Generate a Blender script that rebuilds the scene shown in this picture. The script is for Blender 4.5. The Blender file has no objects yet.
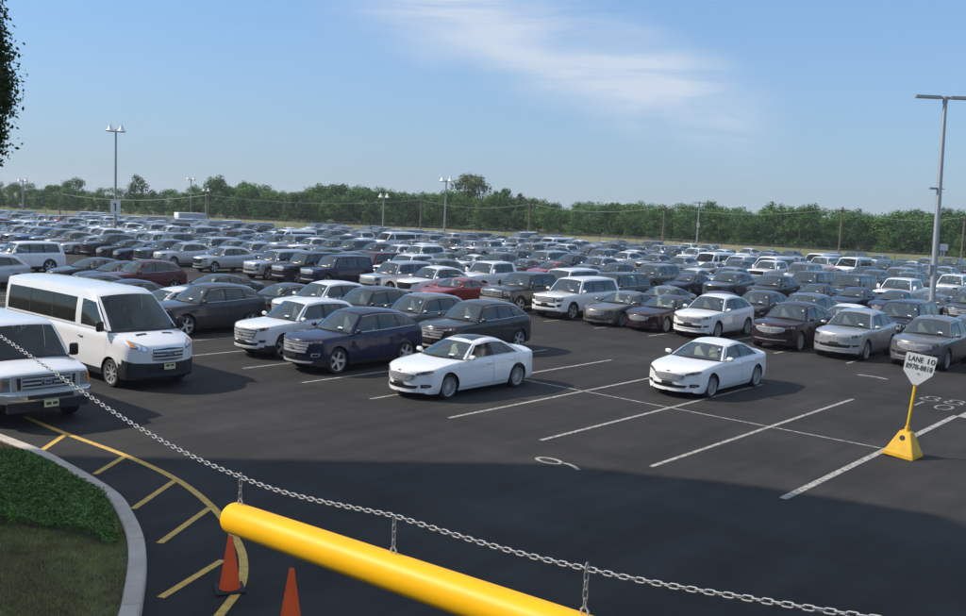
import bpy, bmesh, math, random
from mathutils import Vector, Matrix
from mathutils.bvhtree import BVHTree

scene = bpy.context.scene
COL = scene.collection
rnd = random.Random(7)

# ------------------------------------------------------------------ camera
FPX, PITCH, ROLL, CAMH = 950.0, 0.10265, 0.045, 4.979
cF = Vector((0, math.cos(PITCH), -math.sin(PITCH)))
cU0 = Vector((0, math.sin(PITCH), math.cos(PITCH)))
cR0 = Vector((1, 0, 0))
cR = cR0 * math.cos(ROLL) + cU0 * math.sin(ROLL)
cU = -cR0 * math.sin(ROLL) + cU0 * math.cos(ROLL)
CAMP = Vector((0, 0, CAMH))
cam_data = bpy.data.cameras.new('camera')
cam = bpy.data.objects.new('camera', cam_data)
COL.objects.link(cam)
cam.matrix_world = Matrix(((cR.x, cU.x, -cF.x, 0), (cR.y, cU.y, -cF.y, 0), (cR.z, cU.z, -cF.z, CAMH), (0, 0, 0, 1)))
cam_data.sensor_width = 36.0
cam_data.lens = FPX / 966.0 * 36.0
cam_data.clip_start = 0.1
cam_data.clip_end = 6000
scene.camera = cam
scene.render.resolution_x, scene.render.resolution_y = 1024, 653

# ------------------------------------------------------------------ sky, sun, exposure
SUN_EL = math.radians(37)
SUN_TO = Vector((-0.995, 0.10, 0)).normalized()          # towards the sun, on the ground
SKY_TINT = (.93, 1.52, 2.22, 1)
SKY_HAZE = (2.62, 3.2, 3.7, 1)
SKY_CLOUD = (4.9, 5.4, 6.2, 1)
world = bpy.data.worlds.new('World')
scene.world = world
world.use_nodes = True
wn = world.node_tree
for n in list(wn.nodes):
    wn.nodes.remove(n)
wo = wn.nodes.new('ShaderNodeOutputWorld')
wb_ = wn.nodes.new('ShaderNodeBackground')
sky = wn.nodes.new('ShaderNodeTexSky')
sky.sky_type = 'NISHITA'
sky.sun_disc = False
sky.sun_elevation = SUN_EL
sky.sun_rotation = math.atan2(SUN_TO.x, SUN_TO.y)
sky.altitude = 10
sky.air_density = 1.0
sky.dust_density = 0.35
sky.ozone_density = 1.2
wb_.inputs['Strength'].default_value = 0.125
# thin cirrus over the whole sky: bands in the direction of view, broken up by noise
tcw = wn.nodes.new('ShaderNodeTexCoord')
def wmath(op, a, b=None, c=None):
    m = wn.nodes.new('ShaderNodeMath'); m.operation = op
    for k, v in enumerate((a, b, c)):
        if v is None: continue
        if isinstance(v, (int, float)): m.inputs[k].default_value = v
        else: wn.links.new(v, m.inputs[k])
    return m.outputs[0]
sep = wn.nodes.new('ShaderNodeSeparateXYZ')
wn.links.new(tcw.outputs['Generated'], sep.inputs[0])
yy = wmath('MAXIMUM', wmath('ABSOLUTE', sep.outputs['Y']), 0.15)
az = wmath('DIVIDE', sep.outputs['X'], yy)
el = wmath('DIVIDE', sep.outputs['Z'], yy)
comb = wn.nodes.new('ShaderNodeCombineXYZ')
wn.links.new(az, comb.inputs[0]); wn.links.new(el, comb.inputs[1])
mapr = wn.nodes.new('ShaderNodeMapping')
mapr.inputs['Rotation'].default_value = (0, 0, math.radians(24))
mapr.inputs['Scale'].default_value = (2.4, 15.0, 1)
wn.links.new(comb.outputs[0], mapr.inputs[0])
nz = wn.nodes.new('ShaderNodeTexNoise')
nz.inputs['Scale'].default_value = 1.6; nz.inputs['Detail'].default_value = 7; nz.inputs['Roughness'].default_value = 0.62
nz.inputs['Distortion'].default_value = 0.6
wn.links.new(mapr.outputs[0], nz.inputs['Vector'])
nz2 = wn.nodes.new('ShaderNodeTexNoise')
nz2.inputs['Scale'].default_value = 4.0; nz2.inputs['Detail'].default_value = 3
wn.links.new(comb.outputs[0], nz2.inputs['Vector'])
# band running down to the right: distance from a line, wobbling, repeated across the sky
wob = wmath('MULTIPLY', wmath('SUBTRACT', nz2.outputs['Fac'], 0.5), 0.16)
dist = wmath('ADD', wmath('ADD', wmath('SUBTRACT', el, 0.155), wmath('MULTIPLY', wmath('SUBTRACT', az, 0.10), 0.30)), wob)
rep = wmath('SUBTRACT', wmath('FRACT', wmath('ADD', wmath('DIVIDE', dist, 0.62), 0.5)), 0.5)
repd = wmath('ABSOLUTE', wmath('MULTIPLY', rep, 0.62))
band = wn.nodes.new('ShaderNodeMapRange'); band.interpolation_type = 'SMOOTHSTEP'
wn.links.new(repd, band.inputs['Value'])
band.inputs['From Min'].default_value = 0.085; band.inputs['From Max'].default_value = 0.0
nzr = wn.nodes.new('ShaderNodeMapRange'); nzr.interpolation_type = 'SMOOTHSTEP'
wn.links.new(nz.outputs['Fac'], nzr.inputs['Value'])
nzr.inputs['From Min'].default_value = 0.22; nzr.inputs['From Max'].default_value = 0.68
# the band breaks up along its length
azr = wmath('SUBTRACT', wmath('FRACT', wmath('ADD', wmath('DIVIDE', wmath('SUBTRACT', az, 0.06), 1.1), 0.5)), 0.5)
lenr = wn.nodes.new('ShaderNodeMapRange'); lenr.interpolation_type = 'SMOOTHSTEP'
wn.links.new(wmath('ABSOLUTE', wmath('MULTIPLY', azr, 1.1)), lenr.inputs['Value'])
lenr.inputs['From Min'].default_value = 0.27; lenr.inputs['From Max'].default_value = 0.12
cl = wmath('MULTIPLY', wmath('MULTIPLY', wmath('MULTIPLY', band.outputs[0], nzr.outputs[0]), lenr.outputs[0]), 1.0)
high = wn.nodes.new('ShaderNodeMapRange'); high.interpolation_type = 'SMOOTHSTEP'      # denser veil added above the view to make ambient light less blue
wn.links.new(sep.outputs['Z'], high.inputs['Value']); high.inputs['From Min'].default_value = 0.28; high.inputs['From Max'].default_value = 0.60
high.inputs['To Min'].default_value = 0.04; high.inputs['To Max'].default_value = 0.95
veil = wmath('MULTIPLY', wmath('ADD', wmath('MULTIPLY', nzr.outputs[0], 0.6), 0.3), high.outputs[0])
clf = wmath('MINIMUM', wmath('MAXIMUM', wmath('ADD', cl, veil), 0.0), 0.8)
# summer haze: the sky's own contrast is softened and it pales evenly towards the horizon
gam = wn.nodes.new('ShaderNodeGamma'); gam.inputs['Gamma'].default_value = 0.62
wn.links.new(sky.outputs[0], gam.inputs['Color'])
tintn = wn.nodes.new('ShaderNodeMix'); tintn.data_type = 'RGBA'; tintn.blend_type = 'MULTIPLY'; tintn.inputs['Factor'].default_value = 1.0
wn.links.new(gam.outputs[0], tintn.inputs['A']); tintn.inputs['B'].default_value = SKY_TINT
hz_ = wmath('EXPONENT', wmath('MULTIPLY', wmath('MAXIMUM', sep.outputs['Z'], 0.0), -7.0))
hmix = wn.nodes.new('ShaderNodeMix'); hmix.data_type = 'RGBA'
wn.links.new(wmath('MULTIPLY', hz_, 0.80), hmix.inputs['Factor'])
wn.links.new(tintn.outputs['Result'], hmix.inputs['A']); hmix.inputs['B'].default_value = SKY_HAZE
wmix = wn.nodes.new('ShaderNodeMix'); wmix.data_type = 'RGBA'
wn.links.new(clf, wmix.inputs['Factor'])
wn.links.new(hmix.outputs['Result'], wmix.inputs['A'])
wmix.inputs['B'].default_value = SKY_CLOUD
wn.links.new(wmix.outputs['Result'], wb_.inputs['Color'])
wn.links.new(wb_.outputs[0], wo.inputs[0])

sun_data = bpy.data.lights.new('sun', 'SUN')
sun_data.energy = 4.6
sun_data.angle = math.radians(0.53)
sun_data.color = (1.0, 0.90, 0.77)
sun = bpy.data.objects.new('sun', sun_data)
COL.objects.link(sun)
to_sun = Vector((SUN_TO.x * math.cos(SUN_EL), SUN_TO.y * math.cos(SUN_EL), math.sin(SUN_EL)))
sun.rotation_euler = to_sun.to_track_quat('Z', 'Y').to_euler()
sun.location = to_sun * 60

scene.view_settings.view_transform = 'Standard'
scene.view_settings.look = 'None'
scene.view_settings.gamma = 1
scene.view_settings.exposure = 0.13
scene.view_settings.use_curve_mapping = False
try:
    scene.cycles.max_bounces = 7
    scene.cycles.transparent_max_bounces = 12
    scene.cycles.caustics_reflective = False
    scene.cycles.caustics_refractive = False
    scene.cycles.sample_clamp_indirect = 6
except Exception:
    pass

# ------------------------------------------------------------------ helpers
def tag(o, label=None, cat=None, group=None, kind=None):
    if label: o['label'] = label
    if cat: o['category'] = cat
    if group: o['group'] = group
    if kind: o['kind'] = kind
    return o
def mesh_of(name, verts, faces, mats=None, fmat=None, smooth=False, sharp=None):
    me = bpy.data.meshes.new(name)
    me.from_pydata([tuple(v) for v in verts], [], faces)
    for m in (mats or []): me.materials.append(m)
    if fmat: me.polygons.foreach_set('material_index', fmat)
    if smooth:
        me.polygons.foreach_set('use_smooth', [True] * len(me.polygons))
        if sharp: me.set_sharp_from_angle(angle=math.radians(sharp))
    me.update()
    return me
def link(name, me, parent=None, loc=None, rot=None):
    o = bpy.data.objects.new(name, me)
    COL.objects.link(o)
    if parent: o.parent = parent
    if loc is not None: o.location = loc
    if rot is not None: o.rotation_euler = rot
    return o
class MB:
    """collects boxes, tubes and patches into one mesh"""
    def __init__(s): s.v, s.f = [], []
    def add(s, v, f):
        b = len(s.v); s.v += [Vector(p) for p in v]; s.f += [tuple(i + b for i in q) for q in f]; return s
    def box(s, c, d, rz=0, taper=1.0):
        x, y, z = [q / 2 for q in d]; cx, cy, cz = c
        co, si = math.cos(rz), math.sin(rz); v = []
        for k in (-1, 1):
            t = 1 if k < 0 else taper
            for a, b in ((-1, -1), (1, -1), (1, 1), (-1, 1)):
                px, py = a * x * t, b * y * t
                v.append((cx + px * co - py * si, cy + px * si + py * co, cz + k * z))
        return s.add(v, [(3, 2, 1, 0), (4, 5, 6, 7), (0, 1, 5, 4), (1, 2, 6, 5), (2, 3, 7, 6), (3, 0, 4, 7)])
    def tube(s, pts, r, n=8, cap=True, closed=False):
        pts = [Vector(p) for p in pts]; m = len(pts)
        rr = r if isinstance(r, (list, tuple)) else [r] * m
        v = []; f = []
        pn = None
        for k, p in enumerate(pts):
            if closed: t = pts[(k + 1) % m] - pts[k - 1]
            else: t = pts[min(k + 1, m - 1)] - pts[max(k - 1, 0)]
            t = t.normalized() if t.length > 1e-9 else Vector((0, 0, 1))
            if pn is None:
                a = Vector((0, 0, 1)) if abs(t.z) < .9 else Vector((1, 0, 0))
                pn = t.cross(a).normalized()
            pn = (pn - t * pn.dot(t)).normalized(); bn = t.cross(pn)
            for j in range(n):
                an = 2 * math.pi * j / n
                v.append(p + (pn * math.cos(an) + bn * math.sin(an)) * rr[k])
        for k in range(m if closed else m - 1):
            k2 = (k + 1) % m
            for j in range(n):
                j2 = (j + 1) % n
                f.append((k * n + j, k * n + j2, k2 * n + j2, k2 * n + j))
        if cap and not closed:
            f.append(tuple(range(n))[::-1]); f.append(tuple((m - 1) * n + j for j in range(n)))
        return s.add(v, f)
    def lathe(s, prof, n=24, axis='z', c=(0, 0, 0), close=False):
        v = []; f = []; m = len(prof)
        for k in range(n):
            a = 2 * math.pi * k / n; co, si = math.cos(a), math.sin(a)
            for (r, h) in prof:
                p = (r * co, r * si, h) if axis == 'z' else (r * co, h, r * si)
                v.append((p[0] + c[0], p[1] + c[1], p[2] + c[2]))
        for k in range(n):
            k2 = (k + 1) % n
            for j in range(m - 1 if not close else m):
                j2 = (j + 1) % m
                q = (k * m + j, k2 * m + j, k2 * m + j2, k * m + j2)
                f.append(q if axis == 'z' else q[::-1])
        return s.add(v, f)
    def prism(s, poly, z0, z1):
        n = len(poly)
        v = [(x, y, z0) for x, y in poly] + [(x, y, z1) for x, y in poly]
        f = [tuple(range(n))[::-1], tuple(range(n, 2 * n))] + [(k, (k + 1) % n, n + (k + 1) % n, n + k) for k in range(n)]
        return s.add(v, f)
    def mesh(s, name, mat, smooth=False, sharp=40):
        return mesh_of(name, s.v, s.f, [mat], None, smooth, sharp)
    def obj(s, name, mat, parent=None, smooth=False, sharp=40):
        return link(name, s.mesh(name, mat, smooth, sharp), parent)
def rbox_mesh(name, c, d, mat, bev=0.03, seg=2, mod=None):
    bm = bmesh.new(); bmesh.ops.create_cube(bm, size=1)
    for v in bm.verts: v.co = Vector((v.co.x * d[0], v.co.y * d[1], v.co.z * d[2]))
    bmesh.ops.bevel(bm, geom=bm.edges[:], offset=bev, segments=seg, profile=.5, affect='EDGES')
    for v in bm.verts:
        if mod: v.co = mod(v.co)
        v.co += Vector(c)
    me = bpy.data.meshes.new(name); bm.to_mesh(me); bm.free(); me.materials.append(mat)
    me.polygons.foreach_set('use_smooth', [True] * len(me.polygons)); return me
def join_mesh(name, meshes, mats):
    """merge plain meshes into one; mats: material index of each mesh"""
    v, f, fm = [], [], []
    for me, mi in meshes:
        b = len(v); v += [p.co.copy() for p in me.vertices]
        for q in me.polygons: f.append(tuple(i + b for i in q.vertices)); fm.append(mi)
    return v, f, fm
def text_mesh(name, s, size, mat, bold=False, ext=0.0):
    cu = bpy.data.curves.new(name, 'FONT'); cu.body = s; cu.size = size
    cu.align_x = 'CENTER'; cu.align_y = 'CENTER'; cu.extrude = ext
    cu.offset = size * 0.018 if bold else 0
    cu.resolution_u = 3
    o = bpy.data.objects.new(name, cu); COL.objects.link(o)
    dg = bpy.context.evaluated_depsgraph_get()
    me = bpy.data.meshes.new_from_object(o.evaluated_get(dg))
    bpy.data.objects.remove(o); bpy.data.curves.remove(cu)
    me.materials.clear(); me.materials.append(mat); me.name = name
    return me

# ------------------------------------------------------------------ materials
def principled(name, col, rough=.5, metal=0.0, spec=.5, coat=0.0, coat_r=.05):
    m = bpy.data.materials.new(name); m.use_nodes = True
    b = m.node_tree.nodes['Principled BSDF']
    b.inputs['Base Color'].default_value = (*col, 1); b.inputs['Roughness'].default_value = rough
    b.inputs['Metallic'].default_value = metal; b.inputs['Specular IOR Level'].default_value = spec
    b.inputs['Coat Weight'].default_value = coat; b.inputs['Coat Roughness'].default_value = coat_r
    return m
def N(m, t): return m.node_tree.nodes.new(t)
def noise_mat(name, c1, c2, scale, rough=.85, detail=5, lo=.35, hi=.65, bump=0.0, bscale=None, coord='Object', spec=.3, c3=None, s3=0.1):
    m = principled(name, c1, rough, spec=spec); nt = m.node_tree; b = nt.nodes['Principled BSDF']
    tc = N(m, 'ShaderNodeTexCoord'); n1 = N(m, 'ShaderNodeTexNoise')
    n1.inputs['Scale'].default_value = scale; n1.inputs['Detail'].default_value = detail
    nt.links.new(tc.outputs[coord], n1.inputs['Vector'])
    r = N(m, 'ShaderNodeMapRange'); r.inputs['From Min'].default_value = lo; r.inputs['From Max'].default_value = hi
    nt.links.new(n1.outputs['Fac'], r.inputs['Value'])
    mx = N(m, 'ShaderNodeMix'); mx.data_type = 'RGBA'
    mx.inputs['A'].default_value = (*c1, 1); mx.inputs['B'].default_value = (*c2, 1)
    nt.links.new(r.outputs[0], mx.inputs['Factor']); out = mx.outputs['Result']
    if c3:
        n2 = N(m, 'ShaderNodeTexNoise'); n2.inputs['Scale'].default_value = s3; n2.inputs['Detail'].default_value = 4
        nt.links.new(tc.outputs[coord], n2.inputs['Vector'])
        r2 = N(m, 'ShaderNodeMapRange'); r2.inputs['From Min'].default_value = .42; r2.inputs['From Max'].default_value = .62
        nt.links.new(n2.outputs['Fac'], r2.inputs['Value'])
        mx2 = N(m, 'ShaderNodeMix'); mx2.data_type = 'RGBA'; mx2.inputs['B'].default_value = (*c3, 1)
        nt.links.new(r2.outputs[0], mx2.inputs['Factor']); nt.links.new(out, mx2.inputs['A']); out = mx2.outputs['Result']
    nt.links.new(out, b.inputs['Base Color'])
    if bump:
        bp = N(m, 'ShaderNodeBump'); bp.inputs['Strength'].default_value = bump; bp.inputs['Distance'].default_value = .02
        n3 = N(m, 'ShaderNodeTexNoise'); n3.inputs['Scale'].default_value = bscale or scale * 4; n3.inputs['Detail'].default_value = 3
        nt.links.new(tc.outputs[coord], n3.inputs['Vector']); nt.links.new(n3.outputs['Fac'], bp.inputs['Height'])
        nt.links.new(bp.outputs[0], b.inputs['Normal'])
    return m
def leaf_mat(name, c1, c2, rough=.6, trans=.25):
    m = principled(name, c1, rough, spec=.25); nt = m.node_tree; b = nt.nodes['Principled BSDF']
    g = N(m, 'ShaderNodeNewGeometry')
    oi = N(m, 'ShaderNodeObjectInfo')
    mx = N(m, 'ShaderNodeMix'); mx.data_type = 'RGBA'
    mx.inputs['A'].default_value = (*c1, 1); mx.inputs['B'].default_value = (*c2, 1)
    nt.links.new(g.outputs['Random Per Island'], mx.inputs['Factor'])
    hs = N(m, 'ShaderNodeHueSaturation')
    ml = N(m, 'ShaderNodeMath'); ml.operation = 'MULTIPLY_ADD'; ml.inputs[1].default_value = .5; ml.inputs[2].default_value = .75
    nt.links.new(oi.outputs['Random'], ml.inputs[0]); nt.links.new(ml.outputs[0], hs.inputs['Value'])
    nt.links.new(mx.outputs['Result'], hs.inputs['Color'])
    nt.links.new(hs.outputs[0], b.inputs['Base Color'])
    tr = N(m, 'ShaderNodeBsdfTranslucent'); nt.links.new(hs.outputs[0], tr.inputs['Color'])
    ms = N(m, 'ShaderNodeMixShader'); ms.inputs[0].default_value = trans
    nt.links.new(b.outputs[0], ms.inputs[1]); nt.links.new(tr.outputs[0], ms.inputs[2])
    nt.links.new(ms.outputs[0], nt.nodes['Material Output'].inputs[0])
    return m
def glass_mat(name, tint, rough=.02, ior=1.5):
    m = bpy.data.materials.new(name); m.use_nodes = True; nt = m.node_tree
    for n in list(nt.nodes): nt.nodes.remove(n)
    o = N(m, 'ShaderNodeOutputMaterial'); t = N(m, 'ShaderNodeBsdfTransparent'); t.inputs[0].default_value = (*tint, 1)
    g = N(m, 'ShaderNodeBsdfGlossy'); g.inputs['Roughness'].default_value = rough; g.inputs['Color'].default_value = (.90, 1.0, .98, 1)
    fr = N(m, 'ShaderNodeFresnel'); fr.inputs['IOR'].default_value = ior
    mx = N(m, 'ShaderNodeMixShader')
    nt.links.new(fr.outputs[0], mx.inputs[0]); nt.links.new(t.outputs[0], mx.inputs[1]); nt.links.new(g.outputs[0], mx.inputs[2])
    nt.links.new(mx.outputs[0], o.inputs[0]); return m
PAINTS = {}
def paint(name, col, metal=0.0, rough=.35):
    m = principled(name + '_paint', col, rough, metal, .15 if max(col) < .12 else .4, .7 if max(col) < .12 else 1.0, .04); PAINTS[name] = m
    nt = m.node_tree; b = nt.nodes['Principled BSDF']        # a film of road dust, uneven
    tc = N(m, 'ShaderNodeTexCoord'); n1 = N(m, 'ShaderNodeTexNoise'); n1.inputs['Scale'].default_value = 2.2; n1.inputs['Detail'].default_value = 5
    nt.links.new(tc.outputs['Object'], n1.inputs['Vector'])
    r = N(m, 'ShaderNodeMapRange'); r.inputs['From Min'].default_value = .3; r.inputs['From Max'].default_value = .8; r.inputs['To Max'].default_value = .05
    nt.links.new(n1.outputs['Fac'], r.inputs['Value'])
    mx = N(m, 'ShaderNodeMix'); mx.data_type = 'RGBA'; mx.inputs['A'].default_value = (*col, 1); mx.inputs['B'].default_value = (.30, .28, .25, 1)
    nt.links.new(r.outputs[0], mx.inputs['Factor']); nt.links.new(mx.outputs['Result'], b.inputs['Base Color'])
    r2 = N(m, 'ShaderNodeMapRange'); r2.inputs['To Min'].default_value = .015; r2.inputs['To Max'].default_value = .06
    nt.links.new(n1.outputs['Fac'], r2.inputs['Value']); nt.links.new(r2.outputs[0], b.inputs['Coat Roughness'])
    return m
paint('white', (.80, .81, .82)); paint('silver', (.52, .53, .54), .65, .3); paint('light grey', (.36, .37, .38), .6, .3)
paint('grey', (.17, .175, .18), .5, .3); paint('dark grey', (.042, .045, .050), .4, .3); paint('black', (.012, .012, .014))
paint('navy', (.006, .010, .044), .1); paint('blue', (.03, .07, .20), .4); paint('maroon', (.085, .008, .012), .3)
paint('red', (.30, .014, .016), .1); paint('tan', (.33, .29, .23), .5); paint('dark maroon', (.022, .005, .011), .2)
paint('taupe', (.16, .15, .135), .5); paint('orange', (.55, .16, .03)); paint('slate', (.10, .125, .15), .5)
M = {}
M['rubber'] = principled('rubber', (.018, .018, .019), .8)
M['plastic'] = principled('black_plastic', (.02, .021, .022), .5)
M['trim'] = principled('dark_trim', (.012, .012, .013), .35)
M['chrome'] = principled('chrome', (.76, .77, .78), .16, .75)
M['satin'] = principled('satin_silver', (.56, .57, .58), .35, .45)
M['alloy'] = principled('alloy', (.58, .59, .60), .35, .5)
M['lens'] = principled('lamp_lens', (.42, .44, .46), .08, .55, .5, 1.0, .02)
M['lampdark'] = principled('lamp_housing', (.10, .105, .11), .12, .4, .5, 1.0, .02)
M['bulb'] = principled('lamp_reflector', (.88, .89, .90), .08, 1.0)
M['amber'] = principled('amber_lens', (.75, .24, .03), .15, 0, .5, 1.0)
M['redlens'] = principled('red_lens', (.30, .012, .015), .12, 0, .5, 1.0)
M['glass'] = glass_mat('windscreen_glass', (.76, .90, .85), .02, 2.5)
M['tint'] = glass_mat('tinted_glass', (.55, .62, .61), .02, 1.85)
M['van_glass'] = glass_mat('van_windscreen_glass', (.46, .56, .53), .02, 1.6)
M['privacy'] = glass_mat('privacy_glass', (.05, .055, .055))
M['beige'] = principled('beige_upholstery', (.55, .50, .41), .8)
M['cloth'] = principled('grey_upholstery', (.22, .22, .22), .85)
M['cabin'] = principled('cabin_lining', (.15, .15, .145), .85)
M['paper'] = principled('paper', (.80, .80, .78), .7)
M['sticker'] = principled('pale_blue_sticker', (.45, .66, .72), .6)
M['plate'] = principled('plate_face', (.62, .58, .32), .5)
M['ink'] = principled('dark_ink', (.02, .025, .03), .6)
M['badge'] = principled('badge_blue', (.010, .022, .085), .2, 0, .5, 1.0)
M['sunroof'] = principled('sunroof_glass', (.03, .032, .035), .06)

# ------------------------------------------------------------------ vehicles: one builder for all body styles
def pchip(pts):
    xs = [p[0] for p in pts]; ys = [p[1] for p in pts]; n = len(xs)
    h = [xs[k + 1] - xs[k] for k in range(n - 1)]; d = [(ys[k + 1] - ys[k]) / h[k] for k in range(n - 1)]
    m = [d[0]] + [0 if d[k - 1] * d[k] <= 0 else 2 * d[k - 1] * d[k] / (d[k - 1] + d[k]) for k in range(1, n - 1)] + [d[-1]]
    def f(x):
        if x <= xs[0]: return ys[0]
        if x >= xs[-1]: return ys[-1]
        k = 0
        while x > xs[k + 1]: k += 1
        t = (x - xs[k]) / h[k]
        return ((2 * t**3 - 3 * t**2 + 1) * ys[k] + (t**3 - 2 * t**2 + t) * h[k] * m[k] + (-2 * t**3 + 3 * t**2) * ys[k + 1] + (t**3 - t**2) * h[k] * m[k + 1])
    return f
def lerp(a, b, t): return a + (b - a) * t

SPECS = {}
SPECS['sedan'] = dict(L=4.87, W=.925, xf=.97, xr=3.82, R=.335, Ra=.385, sill=.19, clad=0.0,
    zs=[(0, .66), (.02, .70), (.06, .735), (.2, .78), (.5, .84), (1.0, .90), (1.55, .945), (2.8, .965), (4.0, .99), (4.55, .99), (4.8, .96), (4.87, .86)],
    zc=[(0, .70), (.02, .745), (.06, .775), (.2, .82), (.5, .885), (1.0, .955), (1.35, .99), (1.6, 1.0), (3.9, 1.08), (4.25, 1.085), (4.6, 1.075), (4.80, 1.055), (4.84, .99), (4.87, .9)],
    zb=[(0, .21), (.05, .185), (.2, .17), (.6, .17), (1.5, .18), (3.4, .18), (4.2, .21), (4.8, .26), (4.87, .34)],
    w=[(0, .70), (.12, .80), (.35, .875), (.8, .915), (1.6, .925), (3.6, .925), (4.3, .90), (4.7, .84), (4.87, .74)],
    bf=(.36, 1.0), br=(.20, .8), binset=.085, tuck=.07,
    A0=1.62, cowl=(1.28, 1.0), Hs=2.28, bowH=.16, Rs=3.42, bowR=.10, zr=[(2.28, 1.335), (2.85, 1.405), (3.42, 1.335)], yr=[(2.28, .56), (2.85, .59), (3.42, .545)], cr=.07,
    D0=4.22, Dc=(4.16, 1.075),
    pairs=[(1.62, 2.28), (1.74, 2.335), (2.70, 2.74), (2.80, 2.82), (3.52, 3.20), (3.58, 3.24), (3.86, 3.31), (4.22, 3.42)], glass=[(1, 2), (3, 4), (5, 6)], tg=(.07, .88),
    doors=[(1.36, 2.74), (2.75, 3.66)], wsd=(.05, .95), rg=(.84, .10, .90))
SPECS['crossover'] = dict(L=4.78, W=.965, xf=.95, xr=3.80, R=.37, Ra=.43, sill=.24, clad=.17,
    zs=[(0, .83), (.02, .905), (.06, .945), (.2, .98), (.5, 1.015), (1.0, 1.05), (1.5, 1.075), (2.8, 1.10), (4.0, 1.16), (4.5, 1.17), (4.70, 1.10), (4.78, .92)],
    zc=[(0, .87), (.02, .945), (.06, .985), (.2, 1.03), (.5, 1.08), (1.0, 1.125), (1.3, 1.145), (1.55, 1.15), (4.3, 1.18), (4.5, 1.18), (4.70, 1.12), (4.78, .95)],
    zb=[(0, .30), (.05, .25), (.25, .22), (1.5, .23), (3.4, .23), (4.3, .27), (4.7, .33), (4.78, .42)],
    w=[(0, .76), (.12, .85), (.35, .92), (.8, .955), (1.6, .965), (3.8, .965), (4.4, .935), (4.78, .84)],
    bf=(.30, 1.0), br=(.16, .7), binset=.085, tuck=.06,
    A0=1.52, cowl=(1.22, 1.15), Hs=2.12, bowH=.14, Rs=4.02, bowR=.16, zr=[(2.12, 1.585), (2.65, 1.65), (3.3, 1.625), (4.02, 1.515)], yr=[(2.12, .62), (2.8, .65), (4.02, .575)], cr=.085,
    D0=4.60, Dc=(4.56, 1.18),
    pairs=[(1.52, 2.12), (1.64, 2.18), (2.62, 2.66), (2.71, 2.74), (3.52, 3.42), (3.59, 3.46), (4.26, 3.74), (4.60, 4.02)], glass=[(1, 2), (3, 4), (5, 6)], tg=(.07, .88),
    doors=[(1.34, 2.66), (2.67, 3.62)], wsd=(.05, .95), rg=(.86, .12, .88))
SPECS['suv'] = dict(L=5.25, W=1.01, xf=.96, xr=4.02, R=.41, Ra=.475, sill=.28, clad=.10,
    zs=[(0, .96), (.02, 1.03), (.06, 1.07), (.2, 1.10), (.5, 1.12), (1.5, 1.17), (3, 1.18), (4.8, 1.20), (5.1, 1.19), (5.2, 1.1), (5.25, .95)],
    zc=[(0, 1.01), (.02, 1.08), (.06, 1.12), (.2, 1.16), (.5, 1.19), (1.3, 1.24), (1.6, 1.25), (4.9, 1.22), (5.1, 1.2), (5.2, 1.12), (5.25, .97)],
    zb=[(0, .42), (.05, .30), (.3, .27), (4.7, .30), (5.2, .38), (5.25, .46)],
    w=[(0, .86), (.1, .93), (.35, .985), (.8, 1.01), (4.4, 1.01), (5.0, .98), (5.25, .91)],
    bf=(.20, .9), br=(.09, .6), binset=.075, tuck=.05,
    A0=1.58, cowl=(1.36, 1.25), Hs=2.06, bowH=.12, Rs=4.90, bowR=.08, zr=[(2.06, 1.80), (2.7, 1.86), (4.2, 1.86), (4.90, 1.80)], yr=[(2.06, .72), (2.7, .745), (4.90, .71)], cr=.075,
    D0=5.12, Dc=(5.10, 1.21),
    pairs=[(1.58, 2.06), (1.68, 2.13), (2.66, 2.70), (2.75, 2.79), (3.62, 3.62), (3.72, 3.72), (4.80, 4.62), (5.12, 4.90)], glass=[(1, 2), (3, 4), (5, 6)], tg=(.08, .88),
    doors=[(1.42, 2.70), (2.71, 3.68)], wsd=(.05, .95), rg=(.86, .12, .88))
SPECS['pickup'] = dict(L=5.89, W=1.01, xf=.98, xr=4.66, R=.41, Ra=.48, sill=.34, clad=.06,
    zs=[(0, 1.02), (.02, 1.08), (.06, 1.12), (.2, 1.15), (.5, 1.17), (1.6, 1.22), (3, 1.23), (4.2, 1.27), (5.8, 1.29), (5.89, 1.20)],
    zc=[(0, 1.08), (.02, 1.14), (.06, 1.18), (.2, 1.22), (.5, 1.25), (1.4, 1.30), (1.7, 1.31), (4.1, 1.29), (5.8, 1.30), (5.89, 1.22)],
    zb=[(0, .48), (.05, .36), (.3, .34), (5.6, .40), (5.89, .50)],
    w=[(0, .90), (.1, .95), (.35, 1.0), (.8, 1.01), (5.6, 1.01), (5.89, .97)],
    bf=(.16, .9), br=(.03, .4), binset=.075, tuck=.04,
    A0=1.68, cowl=(1.48, 1.31), Hs=2.14, bowH=.12, Rs=4.02, bowR=.03, zr=[(2.14, 1.82), (2.7, 1.88), (3.6, 1.88), (4.02, 1.84)], yr=[(2.14, .72), (2.7, .74), (4.02, .71)], cr=.065,
    D0=4.16, Dc=(4.16, 1.29),
    pairs=[(1.68, 2.14), (1.78, 2.20), (2.80, 2.84), (2.90, 2.94), (3.86, 3.80), (4.16, 4.02)], glass=[(1, 2), (3, 4)], tg=(.08, .88),
    doors=[(1.5, 2.86), (2.87, 3.98)], wsd=(.05, .95), rg=(.80, .12, .85), bed=True)
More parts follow.
